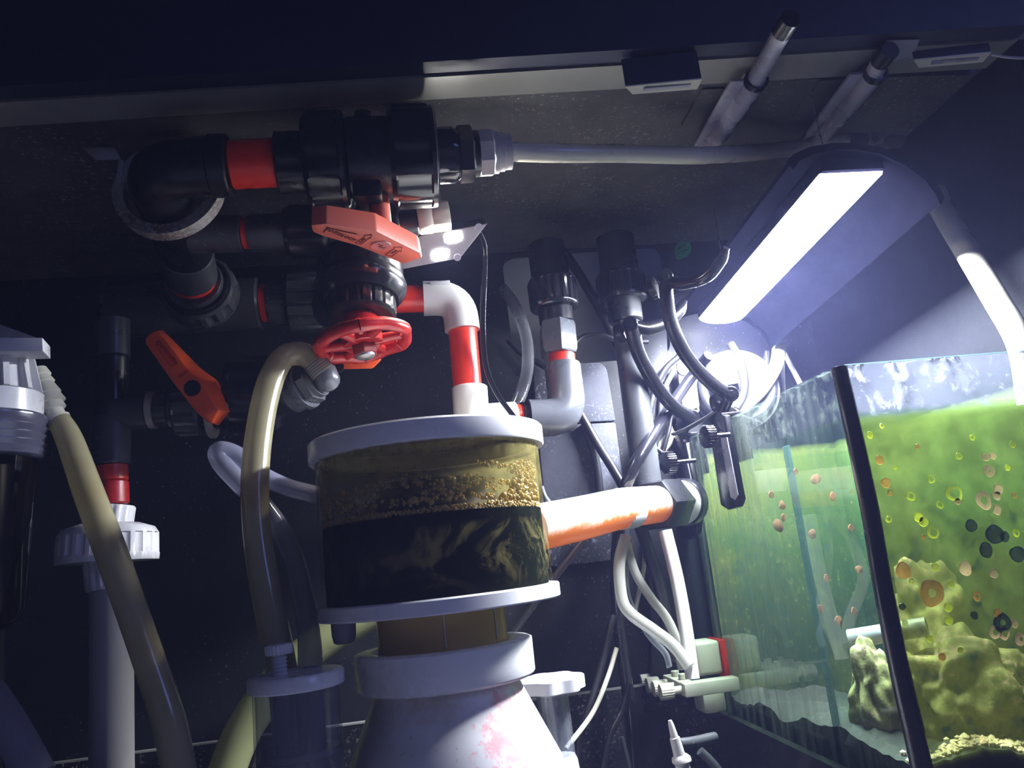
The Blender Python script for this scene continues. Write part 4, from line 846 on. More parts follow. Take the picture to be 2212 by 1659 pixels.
# --- clamps with articulated arms holding the lamp
def joint(par, c, ax, r, ln_, mat=None, name='joint'):
    k = mpp(c); a = V(ax).normalized(); o = obj(name, cyl(NB(), c - a * ln_ / 2 * k, c + a * ln_ / 2 * k, r * k, 22), mat or MT['clampblack'], par)
    obj('bolt', hexnut(NB(), c - a * (ln_ / 2 + 5) * k, c - a * (ln_ / 2 - 1) * k, r * .5 * k), MT['clampblack'], o); return o
def knob(par, c, ax, r, ln_, n=24, mat=None):
    k = mpp(c); a = V(ax).normalized(); return obj('thumb_screw', lathe(NB(), c - a * ln_ / 2 * k, c + a * ln_ / 2 * k, [(0, 0), (0, r * .9 * k), (.06, r * k, True), (.94, r * k, True), (1, r * .9 * k), (1, 0)], 48, n, r * k * .10), mat or MT['clampblack'], par)
def clamp(lab, pl, pr_, kn, jt, arm, elb, elk, up_, yc):
    """pl: pixel outline of the outer slotted plate; others pixel+depth points"""
    root = thing('lamp_clamp', lab, 'clamp', V((TX - .01, yc, TZ - .06)))
    xo = TX - .0032
    f = [PX(x, y, xo) for x, y in pl]; bm = NB(); prism(bm, f, [p + V((-.007, 0, 0)) for p in f], .001); pl_o = obj('outer_plate', bm, MT['clampblack'], root)
    sl = [PX(x, y, xo - .0072) for x, y in pr_]; obj('slot', prism(NB(), sl, [p + V((-.0012, 0, 0)) for p in sl], .0004), MT['latch'], pl_o, 'recessed grey slot')
    ys = [p.y for p in f]; y0_, y1_ = min(ys), max(ys); ym = (y0_ + y1_) / 2; hw = (y1_ - y0_) * .28
    obj('saddle', bx(TX - .0102, TX + .0175, ym - hw, ym + hw, TZ + .0016, TZ + .0056, bev=.001), MT['clampblack'], root)
    obj('inner_plate', bx(TX + .0118, TX + .0175, ym - hw, ym + hw, TZ - .045, TZ + .001, bev=.001), MT['clampblack'], root)
    obj('outer_jaw', bx(TX - .0102, TX - .0032, ym - hw, ym + hw, TZ - .03, TZ + .0018, bev=.001), MT['clampblack'], root)
    c = P(*kn); knob(root, c, (1, .15, 0), 25, 20); obj('screw_shaft', cyl(NB(), c, V((TX - .010, c.y, c.z)), .0026), MT['clampblack'], root)
    j = P(*jt); pst = V((TX - .004, ym, TZ + .0056)); obj('post', sweep(NB(), [pst, A(pst, j, .6), j], [.0065, .006, .0055], 12), MT['clampblack'], root)
    joint(root, j, (.35, 1, .12), 17, 34); knob(root, j + V((-.011, .012, -.006)), (.5, -.8, 0), 22, 12, 26)
    ap = [P(*q) for q in arm]; ka = mpp(ap[1]); obj('lower_arm', sweep(NB(), ap, 15 * ka, 16), MT['clampblack'], root)
    e = P(*elb); joint(root, e, (.40, 1, .12), 17, 30, name='elbow_joint'); knob(root, P(*elk), (.75, -.6, .1), 25, 12, 30)
    upp = [P(*q) for q in up_]; obj('upper_arm', sweep(NB(), upp, [14 * ka] * (len(upp) - 1) + [7 * ka], 14), MT['clampblack'], root)
    return root
Yc = .79
clamp('front black lamp clamp on the tank rim with curved arm', [(1542, 905), (1560, 890), (1578, 896), (1612, 1078), (1606, 1094), (1586, 1100), (1570, 1090)], [(1556, 930), (1570, 935), (1596, 1070), (1590, 1080), (1580, 1074)],
      (1530, 943, .775), (1578, 852, .79), [(1574, 852, .79), (1530, 822, .785), (1480, 765, .775), (1447, 690, .765), (1437, 610, .755)], (1438, 600, .755), (1412, 622, .765), [(1440, 606, .757), (1475, 612, .74), (1525, 597, .715), (1556, 560, .70), (1569, 535, .69)], Yc)
clamp('rear black lamp clamp beside the bulkhead with curved arm', [(1456, 965), (1472, 948), (1492, 955), (1522, 1100), (1516, 1150), (1500, 1165), (1478, 1158)], [(1474, 990), (1486, 995), (1508, 1100), (1504, 1118), (1494, 1110)],
      (1445, 1000, .885), (1494, 902, .90), [(1490, 900, .895), (1455, 878, .875), (1415, 830, .85), (1380, 765, .828), (1363, 705, .815)], (1362, 702, .815), (1342, 718, .825), [(1366, 704, .817), (1400, 710, .82), (1440, 696, .825), (1466, 672, .83), (1478, 650, .835)], .92)
st_ = [P(1454, 938, .86), P(1480, 928, .845), P(1520, 906, .83), P(1552, 886, .80)]
tag(obj('strap', sweep(NB(), st_, 8 * mpp(st_[1]), 12, flat=.5), MT['blackmat']), 'bent black strap lying across both clamp heads', 'strap')
# ================================================================ JAR, small knob vessel
JY = .60; jx = P(640, 1468, JY).x; kj = mpp(P(640, 1468, JY))
def jc(z): return V((jx, JY, z))
def jz(y): return P(640, y, JY).z
t = thing('dosing_jar', 'clear acrylic jar with white lid and screw at bottom left of skimmer', 'jar', (jx, JY, .0105))
obj('lid', lathe(NB(), jc(jz(1486)), jc(jz(1452)), [(0, 0), (0, 99 * kj), (.1, 102 * kj), (.85, 102 * kj), (1, 98 * kj), (1, 0)], 64), MT['whitehi'], t)
obj('jar_wall', tubeshell(NB(), jc(.0108), jc(jz(1486) - .0002), 92 * kj, 86 * kj, 64), MT['acrylic'], t)
obj('ring_plate', lathe(NB(), jc(jz(1632)), jc(jz(1618)), [(0, 60 * kj), (0, 85 * kj), (1, 85 * kj), (1, 60 * kj), (0, 60 * kj)], 64), silicone('frosted_acrylic', (.45, .45, .5), .35, gloss=.3), t)
for dx, dy in ((-28, -20), (40, -10), (12, 30)):
    c = jc(0) + V((dx * kj, dy * kj, 0)); obj('inner_tube', tubeshell(NB(), V((c.x, c.y, .0115)), V((c.x, c.y, jz(1487) - .0004)), 19 * kj, 16 * kj, 24), silicone('cloudy_acrylic', (.45, .45, .5), .5, gloss=.3), t)
bm = NB(); c = jc(jz(1665)); bubble(bm, c, 16 * kj); obj('white_ball', bm, MT['whitehi'], t)
a_, b_ = P(606, 1470, JY - .008), P(601, 1392, JY - .008); sc_ = obj('screw', lathe(NB(), a_, A(a_, b_, .78), [(0, 0)] + [(i / 14, (17 if i % 2 else 13.5) * kj) for i in range(15)] + [(1, 0)], 24), MT['knob'], t, 'white threaded screw')
obj('screw_head', lathe(NB(), A(a_, b_, .72), b_, [(0, 0), (0, 27 * kj), (.1, 29 * kj, True), (.9, 29 * kj, True), (1, 27 * kj), (1, 0)], 48, 22, 1.8 * kj), MT['knob'], sc_)
VY = .735; kv = mpp(P(1190, 1480, VY)); vx = P(1190, 1480, VY).x
t = thing('adjuster', 'white lobed knob on a clear tube, right of the skimmer cone', 'valve', P(1215, 1640, VY))
bm = NB(); n_ = 60; kz1, kz0 = P(1187, 1462, VY).z, P(1187, 1494, VY).z; rings = []
for z_, s_ in ((kz0, .93), (kz0 + .0012, 1), (kz1 - .0012, 1), (kz1, .95)):
    rings.append([bm.verts.new((vx + math.cos(2 * math.pi * i / n_) * 70 * kv * s_ * (1 + .075 * math.cos(7 * 2 * math.pi * i / n_)), VY + math.sin(2 * math.pi * i / n_) * 70 * kv * s_ * (1 + .075 * math.cos(7 * 2 * math.pi * i / n_)), z_)) for i in range(n_)])
for P_, Q_ in zip(rings, rings[1:]):
    for i in range(n_): bm.faces.new((P_[i], Q_[i], Q_[(i + 1) % n_], P_[(i + 1) % n_]))
bm.faces.new(rings[0]); bm.faces.new(list(reversed(rings[-1])))
obj('lobed_knob', bm, MT['knob'], t)
a_, b_ = V((vx, VY, kz0)), P(1208, 1632, VY); obj('clear_tube', tubeshell(NB(), b_, a_, 35 * kv, 30 * kv, 32), MT['acrylic'], t); obj('inner_rod', cyl(NB(), b_ - V((.006, 0, 0)), a_ - V((.006, 0, 0)), 3 * kv), MT['cream'], t)
c_ = V((b_.x, VY, b_.z)); obj('foot', lathe(NB(), V((b_.x + .004, VY, .0106)), c_, [(0, 0), (0, 44 * kv), (.93, 44 * kv), (.95, 40 * kv), (.985, 38 * kv), (1, 34 * kv), (1, 0)], 40), MT['whitehi'], t)
# ================================================================ FILTER HOUSING, far left
FY = .62; fx = P(20, 860, FY).x - .012; kf = mpp(P(20, 860, FY))
def fz(y): return P(20, y, FY).z
def fc(z): return V((fx, FY, z))
t = thing('filter_housing', 'white-headed filter housing with smoked bowl at the left edge', 'filter', fc(.0105))
q = [P(-60, 760, FY - .03), P(93, 758, FY - .03), P(92, 729, FY - .03), P(-60, 729, FY - .03)]
obj('bracket_plate', prism(NB(), q, [p + V((-.004, .022, 0)) for p in q], .0008), MT['whitehi'], t)
q = [P(-60, 680, FY), P(0, 701, FY), P(84, 731, FY), P(-60, 731, FY)]; obj('bracket_wall', prism(NB(), q, [p + V((0, .004, 0)) for p in q]), MT['latch'], t, flat=True)
r0 = 92 * kf
obj('cap_body', lathe(NB(), fc(fz(845)), fc(fz(759)), [(0, 0), (0, 78 * kf), (1, 66 * kf), (1, 0)], 40), MT['whitehi'], t)
for i in range(12):
    a_ = 2 * math.pi * i / 12 + .2; d = V((math.cos(a_), math.sin(a_), 0)); s2 = V((-d.y, d.x, 0))
    bm = NB(); q = [fc(fz(848)) + d * 60 * kf, fc(fz(848)) + d * 96 * kf, fc(fz(762)) + d * 76 * kf, fc(fz(762)) + d * 60 * kf]; prism(bm, [p - s2 * .002 for p in q], [p + s2 * .002 for p in q]); obj('rib', bm, MT['whitehi'], t, flat=True)
obj('cap_ring', lathe(NB(), fc(fz(898)), fc(fz(850)), [(0, 0), (0, 95 * kf), (.02, 97 * kf), (.95, 98 * kf), (1, 94 * kf), (1, 80 * kf), (.6, 78 * kf), (.6, 0)], 64), MT['whitehi'], t)
obj('threaded_ring', lathe(NB(), fc(fz(992)), fc(fz(899)), [(0, 0), (0, 92 * kf), (.05, 100 * kf), (.2, 104 * kf), (.22, 100 * kf), (.34, 105 * kf), (.38, 100 * kf), (.52, 106 * kf), (.56, 101 * kf), (.7, 107 * kf), (.74, 102 * kf), (.88, 107 * kf), (.95, 107 * kf), (1, 103 * kf), (1, 0)], 64), silicone('clear_blue_thread', (.22, .22, .34), .30, gloss=.9), t, 'glossy bluish threaded ring')
obj('bowl', lathe(NB(), fc(fz(1355)), fc(fz(993)), [(0, 0), (0, 40 * kf), (.04, 62 * kf), (.1, 72 * kf), (1, 88 * kf), (1, 0)], 48), MT['housing'], t, 'smoked clear bowl')
obj('cartridge', cyl(NB(), fc(fz(1330)), fc(fz(1000)), 45 * kf), MT['blackmat'], t)
obj('foot_stand', cyl(NB(), fc(.0105), fc(fz(1356)), 38 * kf), MT['blackmat'], t)
bm = NB(); 
def sg(f): return P(78 + 52 * f, 800 + 118 * f, FY + .02)
obj('stepped_fitting', lathe(NB(), sg(0), sg(1), [(0, 0), (0, 22 * kf), (.12, 26 * kf), (.14, 22 * kf), (.25, 27 * kf), (.27, 23 * kf), (.45, 30 * kf), (.47, 27 * kf), (.6, 32 * kf), (.62, 25 * kf), (.72, 27 * kf), (.74, 20 * kf), (.84, 20 * kf), (.86, 26 * kf), (1, 26 * kf), (1, 0)], 24), MT['cream'], t, 'cream stepped hose fitting')
# ================================================================ HOSES in the foreground, left
h1 = [P(126, 905, .640), P(150, 950, .635), P(190, 1060, .625), P(235, 1180, .615), P(285, 1320, .608), P(330, 1450, .603), P(365, 1560, .600), P(392, 1690, .60)]
kh = mpp(h1[2]); tag(obj('hose', sweep(NB(), h1, [24 * kh, 28 * kh, 31 * kh, 32 * kh, 31 * kh, 31 * kh, 32 * kh, 32 * kh], 20), MT['yhose']), 'yellowed hose slanting down from the filter housing at left', 'hose')
h2 = [P(-40, 1480, .62), P(20, 1570, .615), P(80, 1680, .61)]; tag(obj('hose', sweep(NB(), h2, 38 * mpp(h2[1]), 20), MT['bhose']), 'pale bluish hose cutting the bottom left corner', 'hose')
h3 = [P(715, 1082, .72), P(680, 1068, .72), P(620, 1052, .715), P(560, 1024, .71), P(512, 985, .705), P(474, 975, .70), P(480, 1000, .70), P(520, 1045, .70), P(575, 1100, .698), P(625, 1180, .69), P(655, 1290, .675), P(668, 1380, .65), P(670, 1458, .622)]
kh = mpp(h3[3]); tag(obj('hose', sweep(NB(), h3, [19 * kh, 19 * kh, 19 * kh, 20 * kh, 21 * kh, 22 * kh, 22 * kh, 21 * kh, 20 * kh, 21 * kh, 21 * kh, 22 * kh, 23 * kh], 18), MT['bhose']), 'pale bluish hose looping from behind the cup down into the jar lid', 'hose')
h4 = [P(470, 1720, .86), P(530, 1570, .86), P(620, 1450, .862), P(720, 1370, .865), P(830, 1310, .87), P(930, 1265, .875)]
tag(obj('flat_hose', sweep(NB(), h4, [47 * mpp(h4[1])] * 6, 24, flat=.85), MT['wide']), 'broad pale yellow hose rising behind the jar and skimmer', 'hose')
# ================================================================ CEILING FITTINGS
def latch(lab, base, tip, rod_tip, fl):
    t = thing('push_latch', lab, 'latch', base); ax = (tip - base).normalized(); r = .0092
    obj('barrel', lathe(NB(), base, tip, [(0, 0), (0, r * .6), (.03, r * .9), (.06, r), (1, r), (1, 0)], 32), MT['latch'], t)
    s = ax.cross(V((0, 0, 1))).normalized(); s = -s if s.x > 0 else s
    bm = NB(); q = [base + ax * .004, tip - ax * .002]; w_ = .022
    prism(bm, [q[0] + s * .004, q[1] + s * .004, q[1] + s * w_ + V((0, 0, .0)), q[0] + s * w_ * .8], [p + V((0, 0, .003)) for p in (q[0] + s * .004, q[1] + s * .004, q[1] + s * w_, q[0] + s * w_ * .8)], .0006); obj('side_flange', bm, MT['latch'], t)
    bm = NB(); m0, m1 = base + ax * .006, tip - ax * .006; box(bm, (m0 + m1) / 2 + V((0, 0, .0065)), .006, (m1 - m0).length / 2, .0075, ax=s, ay=ax); obj('mounting_spine', bm, MT['latch'], t, flat=True)
    bm = NB(); q = base + ax * .03; prism(bm, [V((p.x, p.y, CZ - .0021)) for p in (q + s * .016, q + ax * .06 + s * .016, q + ax * .06 + s * .036, q + s * .036)], [V((p.x, p.y, CZ - .0003)) for p in (q + s * .016, q + ax * .06 + s * .016, q + ax * .06 + s * .036, q + s * .036)]); obj('screw_plate', bm, MT['ceil'], t, flat=True)
    obj('ring', lathe(NB(), tip - ax * .004, tip + ax * .002, [(0, r * .9), (0, r * 1.12), (1, r * 1.12), (1, r * .9)], 32), MT['black'], t, 'black rubber ring')
    rd = obj('plunger', cyl(NB(), tip - ax * .01, rod_tip, r * .82), MT['latch'], t); obj('plunger_tip', cyl(NB(), rod_tip - ax * .002, rod_tip + ax * .016, r * .86), MT['black'], rd, 'dark rubber tip')
zl = CZ - .013
latch('grey push latch with its plunger pushed out, left of the two on the ceiling', PZ(1530, 325, zl), PZ(1634, 172, zl), PZ(1690, 68, zl), 0)
latch('grey push latch with retracted plunger, right of the two on the ceiling', PZ(1765, 305, zl), PZ(1892, 156, zl), PZ(1902, 132, zl), 0)
def catch(lab, fb, rb):
    """fb: front bottom edge pixels, rb: rear bottom"""
    t = thing('door_catch', lab, 'catch', P(*fb[0], .556))
    f0, f1 = P(*fb[0], .556), P(*fb[1], .552); z = f0.z; r0, r1 = PZ(*rb[0], z), PZ(*rb[1], z); f1 = PZ(*fb[1], z); f0 = PZ(*fb[0], z)
    lo = [f0, f1, r1, r0]; hi = [V((p.x, p.y, CZ - .0025)) for p in lo]
    ex = V((-.009, .004, .001)); lo2 = [f0 + ex, f1, r1, r0]
    obj('case', prism(NB(), lo2, [V((p.x, p.y, max(CZ - .0025, z + .012))) for p in lo2], .0008), MT['navy'], t, flat=True)
    obj('pale_base', prism(NB(), [p + V((0, 0, -.0012)) for p in lo2], [p + V((0, 0, -.0001)) for p in lo2]), MT['cream'], t, flat=True)
    m = (f0 + f1 + r0 + r1) / 4; d = (f1 - f0).normalized(); bm = NB(); box(bm, m + V((0, 0, -.0016)), (f1 - f0).length * .36, .0018, .0006, ax=d, ay=V((-d.y, d.x, 0))); obj('slot', bm, MT['latch'], t, flat=True)
catch('white door catch block under the front edge, left of the two push latches', [(1376, 180), (1516, 168)], [(1366, 201), (1506, 190)])
catch('white door catch block under the front edge at top right', [(2001, 123), (2141, 111)], [(1984, 144), (2122, 132)])
q = [(1915, 88), (1986, 86), (1970, 130), (1921, 134)]; f = [PZ(x, y, CZ - .0026) for x, y in q]
tag(obj('tape', prism(NB(), f, [p + V((0, 0, .0005)) for p in f]), MT['latch'], flat=True), 'torn grey tape patch between right push latch and right door catch', 'tape')
wp = [P(2142, 118, .555), P(2180, 124, .55), P(2230, 126, .545)]; tag(obj('thin_wire', sweep(NB(), wp, .0012, 8), MT['latch']), 'thin pale wire leaving the top right door catch', 'cable')
# green sticker on the back wall just under the ceiling
c = P(1475, 540, YB - .0003); k = mpp(c); ring = []
for x, y in ((1458, 545), (1459, 532), (1464, 523), (1473, 519), (1482, 519), (1490, 525), (1494, 536), (1491, 546), (1483, 554), (1465, 561), (1460, 556)): ring.append(P(x, y, YB - .0002))
st = thing('sticker', 'green teardrop sticker on the dark wall left of the lamp', 'sticker', c); obj('paper', prism(NB(), ring, [p + V((0, -.0004, 0)) for p in ring]), MT['green'], st, flat=True)
bm = NB()        # two slanting lines of print, too blurred in the photograph to read
for (xa, ya, n_) in ((1463, 538, 4), (1465, 548, 4)):
    for i in range(n_):
        a_ = P(xa + i * 5.2, ya - i * 2.3, YB - .0009); b_ = P(xa + i * 5.2 + 3.6, ya - i * 2.3 - 1.6, YB - .0009); sweep(bm, [a_, b_], 1.5 * k, 6, smooth=False)
obj('print', bm, MT['darkgreen'], st)
# big lit hose at the right edge
hp = [PX(2018, 415, .526), PX(2040, 462, .526), PX(2090, 545, .524), PX(2150, 645, .520), PX(2205, 745, .516)]; hp.append(hp[-1] + V((0, .004, -.05)))
tag(obj('hose', sweep(NB(), hp, [25 * mpp(hp[2])] * 6, 20), MT['creamhose']), 'thick hose brightly lit on one side against the right wall', 'hose')
# ================================================================ BACK OF THE CABINET between standpipe and tank
t = thing('tile_panel', 'upper grey speckled tile leaning on the back wall behind the grey elbow', 'panel', P(1260, 912, .962))
def slab(pts, y0, y1): return prism(NB(), [P(x, y, y0) for x, y in pts], [P(x, y, y0) + V((0, y1 - y0, 0)) for x, y in pts], .002)
obj('slab', slab([(1150, 788), (1296, 783), (1306, 788), (1312, 800), (1330, 909), (1160, 917)], .955, .966), MT['foam'], t)
t = thing('tile_panel', 'lower grey speckled tile leaning on the back wall below the first tile', 'panel', P(1260, 1200, .962))
obj('slab', slab([(1160, 920), (1330, 912), (1368, 1205), (1190, 1225)], .955, .966), MT['foam'], t)
t = thing('cable_channel', 'dark upright channel on the back wall beside the standpipe', 'channel', P(1420, 1280, .96))
obj('channel_cover', slab([(1385, 700), (1440, 694), (1478, 1480), (1410, 1490)], .952, .966), MT['laminate'], t)
# round pale pump head and its bracket behind the clamp
c = P(1592, 838, .945); kd = mpp(c); t = thing('round_motor', 'round pale grey motor behind the front lamp clamp, blown out by the lamp', 'motor', c)
nx_ = V((-.25, -1, .1)).normalized()
obj('case', lathe(NB(), c + nx_ * -.016, c + nx_ * .012, [(0, 0), (0, 84 * kd), (.7, 84 * kd), (.85, 82 * kd), (1, 76 * kd), (1, 0)], 56), MT['disc'], t); obj('rim', lathe(NB(), c - nx_ * .0162, c - nx_ * .008, [(0, 80 * kd), (0, 92 * kd), (1, 92 * kd), (1, 80 * kd), (0, 80 * kd)], 56), MT['blackmat'], t)
bm = NB(); e_ = P(1552, 800, .925); box(bm, P(1560, 800, .925), 30 * kd, .004, 34 * kd, ax=V((1, 0, .1)).normalized(), az=V((-.1, 0, 1)).normalized(), bev=.002); obj('label_plate', bm, MT['whitehi'], t, 'white label plate')
t = thing('timer_plate', 'white plate with a round dial behind the lamp clamp arms', 'plate', P(1480, 835, .945))
obj('plate', slab([(1462, 782), (1500, 778), (1512, 880), (1476, 888)], .944, .950), MT['whitehi'], t); a_ = P(1478, 795, .9435); obj('dial_ring', tubeshell(NB(), a_, a_ - V((0, .0015, 0)), 17 * kd, 13 * kd, 32), MT['blackmat'], t)
# ================================================================ CABLES AND SMALL TUBES (each on its own)
def cable(name, lab, cat, pts, rpx, mat, flat=None, seg=10):
    p = [P(*q) for q in pts]; return tag(obj(name, sweep(NB(), p, rpx * mpp(p[len(p) // 2]), seg, flat=flat), MT[mat] if isinstance(mat, str) else mat), lab, cat)
cable('cable', 'black cable slanting between the two black unions', 'cable', [(1222, 548, .93), (1262, 610, .925), (1312, 700, .918), (1340, 760, .912)], 11, 'blackmat')
cable('cable', 'thin black cable arching from the grey reducer to the standpipe', 'cable', [(1240, 745, .90), (1262, 726, .90), (1300, 724, .90), (1345, 738, .90), (1400, 738, .90)], 5, 'blackmat')
cable('cable', 'short black cable behind the clear tube in the wall cut-out', 'cable', [(1098, 735, .955), (1130, 765, .95), (1180, 795, .94), (1210, 830, .93)], 7, 'blackmat')
cable('cable', 'black cable running down right from under the grey elbow', 'cable', [(1250, 888, .945), (1290, 958, .94), (1325, 1015, .925), (1350, 1062, .91), (1370, 1120, .90)], 10, 'blackmat')
cable('cable', 'second black cable just left of the one under the grey elbow', 'cable', [(1262, 915, .95), (1285, 985, .952), (1295, 1060, .952), (1290, 1130, .952)], 9, 'blackmat')
cable('hose', 'thick black hose lit along its top, slanting down left from the lamp end', 'hose', [(1532, 768, .90), (1495, 812, .93), (1458, 866, .912), (1425, 915, .875), (1395, 965, .838), (1372, 1005, .83), (1346, 1070, .84), (1335, 1160, .88), (1331, 1280, .905), (1346, 1420, .905), (1362, 1540, .90), (1372, 1680, .905)], 14, 'gloss', seg=14)
cable('hose', 'white hose lying along the thick black hose', 'hose', [(1500, 880, .958), (1462, 928, .956), (1420, 980, .952), (1385, 1030, .945), (1362, 1085, .935)], 14, 'creamhose')
cable('cable', 'black cable arching left of the lamp clamps into the bundle', 'cable', [(1466, 770, .935), (1435, 800, .935), (1412, 850, .935), (1402, 910, .935), (1398, 980, .935), (1380, 1050, .93)], 7, 'blackmat')
cable('cable', 'grey cable hanging inside the bundle beside the standpipe', 'cable', [(1455, 800, .945), (1432, 850, .945), (1425, 910, .945), (1412, 980, .945), (1390, 1060, .94)], 6, 'grey')
cable('cable', 'thin black cable dropping steeply through the bundle', 'cable', [(1480, 830, .94), (1455, 880, .94), (1445, 930, .94), (1425, 1000, .935)], 5, 'blackmat')
cable('cable', 'pale thin cable at the front of the bundle', 'cable', [(1398, 850, .948), (1392, 900, .948), (1396, 960, .948), (1408, 1010, .946)], 6, 'latch')
cable('cable', 'black cable crossing in front of the round motor', 'cable', [(1578, 742, .92), (1600, 780, .915), (1610, 825, .91), (1604, 862, .905), (1590, 885, .90)], 9, 'blackmat')
cable('cable', 'thin dark cable right of the round motor', 'cable', [(1657, 760, .935), (1654, 808, .93), (1630, 846, .925), (1600, 876, .92)], 7, 'gloss')
cable('hose', 'brightly lit white hose curving right of the round motor', 'hose', [(1684, 748, .925), (1676, 790, .92), (1650, 835, .915), (1618, 868, .91), (1585, 892, .905)], 15, 'creamhose')
cable('thin_tube', 'thin grey rod slanting down to the tank rim behind the motor', 'tube', [(1684, 742, .955), (1706, 785, .955), (1728, 828, .955)], 6, 'latch')
cable('thin_tube', 'upright dull strap behind the tank rim', 'tube', [(1690, 770, .96), (1692, 820, .96), (1694, 870, .96)], 9, 'grey', .3)
cable('cable', 'small black cable tail at the rear clamp screw', 'cable', [(1408, 955, .90), (1420, 970, .90), (1434, 982, .895)], 5, 'blackmat')
cable('cable', 'black cable joining the rear clamp screw from below left', 'cable', [(1436, 1000, .90), (1410, 1020, .90), (1385, 1040, .895), (1368, 1075, .89)], 8, 'blackmat')
cable('rod', 'thin dark rod slanting behind the skimmer cup towards the collar', 'rod', [(1262, 1165, .80), (1200, 1245, .80), (1140, 1325, .80), (1100, 1380, .80)], 8, 'grey')
cable('cable', 'speckled black cable curving down right of the lobed knob', 'cable', [(1324, 1330, .90), (1310, 1395, .89), (1285, 1490, .88), (1258, 1575, .87), (1236, 1680, .86)], 8, 'blackmat')
cable('cable', 'cream cable curving down to the lobed knob foot', 'cable', [(1332, 1400, .88), (1312, 1465, .87), (1280, 1540, .85), (1222, 1618, .82)], 5.5, 'cream')
cable('cable', 'glossy black cable right of the cream cable', 'cable', [(1360, 1478, .875), (1344, 1535, .87), (1318, 1590, .86), (1300, 1680, .85)], 7, 'gloss')
cable('cable', 'thin olive cable end at the bottom between the black cables', 'cable', [(1343, 1592, .87), (1352, 1625, .87), (1366, 1680, .87)], 5, 'grey')
cable('cable', 'heavy black cable passing behind the outlet pipe to the manifold', 'cable', [(1378, 1120, .90), (1400, 1190, .90), (1425, 1270, .90), (1440, 1350, .90), (1450, 1430, .90)], 14, 'blackmat')
cable('cable', 'pale thin cable half hidden behind the clear tubes', 'cable', [(1394, 1160, .92), (1390, 1230, .92), (1376, 1300, .92), (1368, 1340, .92)], 5, 'cream')
cable('clear_tube', 'clear tube bowing left from the outlet pipe to the manifold', 'hose', [(1352, 1158, .835), (1338, 1215, .83), (1343, 1290, .825), (1362, 1325, .82), (1410, 1360, .81), (1455, 1395, .80), (1490, 1440, .79)], 13, 'milky', seg=14)
cable('clear_tube', 'clear tube beside the white rod, bending straight down into the manifold', 'hose', [(1350, 1160, .85), (1372, 1235, .845), (1405, 1290, .84), (1440, 1335, .835), (1462, 1385, .825), (1474, 1445, .815)], 10, 'milky', seg=14)
cable('clear_tube', 'flattened clear tube behind the other two', 'hose', [(1366, 1165, .87), (1352, 1240, .87), (1360, 1300, .865), (1400, 1370, .86), (1436, 1410, .855), (1446, 1440, .85)], 13, 'clearhose', .45, seg=14)
cable('rod', 'upright white rod standing in the manifold', 'rod', [(1437, 1146, .815), (1462, 1250, .81), (1480, 1350, .805), (1496, 1466, .80)], 15, 'white', seg=16)
# torn white cable tie end
cable('cable_tie', 'frayed clear tie end sticking up behind the cup outlet', 'tie', [(1172, 1050, .80), (1180, 1072, .80), (1196, 1092, .80)], 7, 'clearhose', .3)
# ================================================================ AIR MANIFOLD on the tank side with knobs, magnet block
my = .80
t = thing('air_manifold', 'white dosing tube manifold with round knobs on the left tank glass', 'manifold', PX(1590, 1500, TX - .004))
zt2 = PX(1598, 1462, TX - .002).z; yfr = PX(1598, 1462, TX - .002).y
def mf(u, w, z=0.0): return V((TX - .003 - u, yfr + w, zt2 + z))     # u left of the glass, w back from the front corner
x_l = TX - .003 - P(1478, 1480, yfr).x
obj('front_bar', prism(NB(), [mf(0, 0), mf(x_l, 0), mf(x_l, .018), mf(0, .018)], [mf(0, 0, -.014), mf(x_l, 0, -.014), mf(x_l, .018, -.014), mf(0, .018, -.014)], .0015), MT['cream'], t)
obj('rear_bar', prism(NB(), [mf(x_l * .75, .0185), mf(x_l, .0185), mf(x_l, .10), mf(x_l * .75, .10)], [mf(x_l * .75, .0185, -.012), mf(x_l, .0185, -.012), mf(x_l, .10, -.012), mf(x_l * .75, .10, -.012)], .0015), MT['cream'], t)
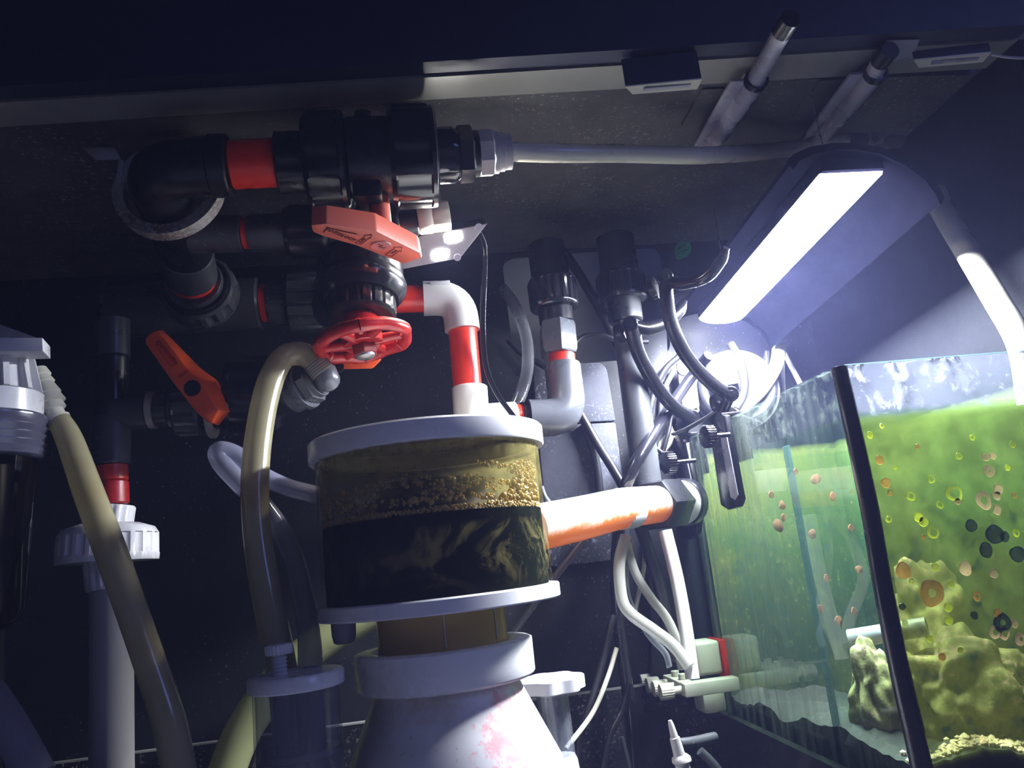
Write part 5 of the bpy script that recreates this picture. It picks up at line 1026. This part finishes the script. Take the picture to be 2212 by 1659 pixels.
for i in range(4):
    a_ = mf(x_l, .012 + i * .026, -.007); kn_ = obj('knob', lathe(NB(), a_ + V((-.010, 0, 0)), a_ + V((-.024, 0, 0)), [(0, 0), (0, .008), (.1, .0086, True), (.9, .0086, True), (1, .008), (1, 0)], 48, 20, .0006), MT['cream'], t); obj('knob_stem', cyl(NB(), a_ + V((-.0105, 0, 0)), a_ + V((.001, 0, 0)), .0042), MT['cream'], kn_)
for i in range(3): a_ = mf(x_l * .86, .03 + i * .026, .0002); obj('tube_port', cyl(NB(), a_, a_ + V((0, 0, .006)), .0045), MT['cream'], t)
t = thing('magnet_holder', 'off-white magnet block with a red pad against the tank glass', 'magnet', PX(1560, 1450, TX - .02))
b0 = mf(0, .028, .0005); bm = NB(); box(bm, b0 + V((-.020, .020, .018)), .015, .019, .018, bev=.004, seg=3); obj('block', bm, MT['cream'], t)
bm = NB(); box(bm, b0 + V((-.0020, .020, .016)), .003, .022, .020, bev=.001); obj('red_pad', bm, MT['red'], t, 'red rubber pad')
bm = NB(); box(bm, b0 + V((-.020, .020, -.028)), .013, .017, .012, bev=.003); obj('lower_block', bm, MT['cream'], t)
# dropper nozzle and dark bar low at the tank side
NY = .70; kn = mpp(P(1462, 1600, NY)); t = thing('dropper_bottle', 'small white dropper nozzle at the bottom beside the tank', 'bottle', P(1470, 1680, NY))
a_, b_ = P(1470, 1640, NY), P(1447, 1556, NY); obj('nozzle', lathe(NB(), a_, b_, [(0, 0), (0, 13 * kn), (.3, 12 * kn), (.55, 11 * kn), (.56, 8.5 * kn), (.9, 6 * kn), (1, 4 * kn), (1, 0)], 24), MT['pipegrey'], t)
b2 = P(1474, 1660, NY); obj('collar', lathe(NB(), P(1474, 1650, NY), P(1470, 1630, NY), [(0, 0), (0, 17 * kn), (.3, 21 * kn), (.7, 20 * kn), (1, 14 * kn), (1, 0)], 28), MT['pipegrey'], t)
obj('bottle_body', cyl(NB(), V((b2.x, NY, .0106)), P(1474, 1650, NY), 16 * kn), MT['pipegrey'], t)
cable('rod', 'dark short bar jutting from the tank behind the dropper nozzle', 'rod', [(1468, 1606, .735), (1500, 1602, .74), (1545, 1592, .75)], 11, 'grey')
cable('rod', 'dim slanting bar in the bottom corner under the dark bar', 'rod', [(1512, 1622, .80), (1540, 1650, .80), (1570, 1690, .80)], 10, 'grey')
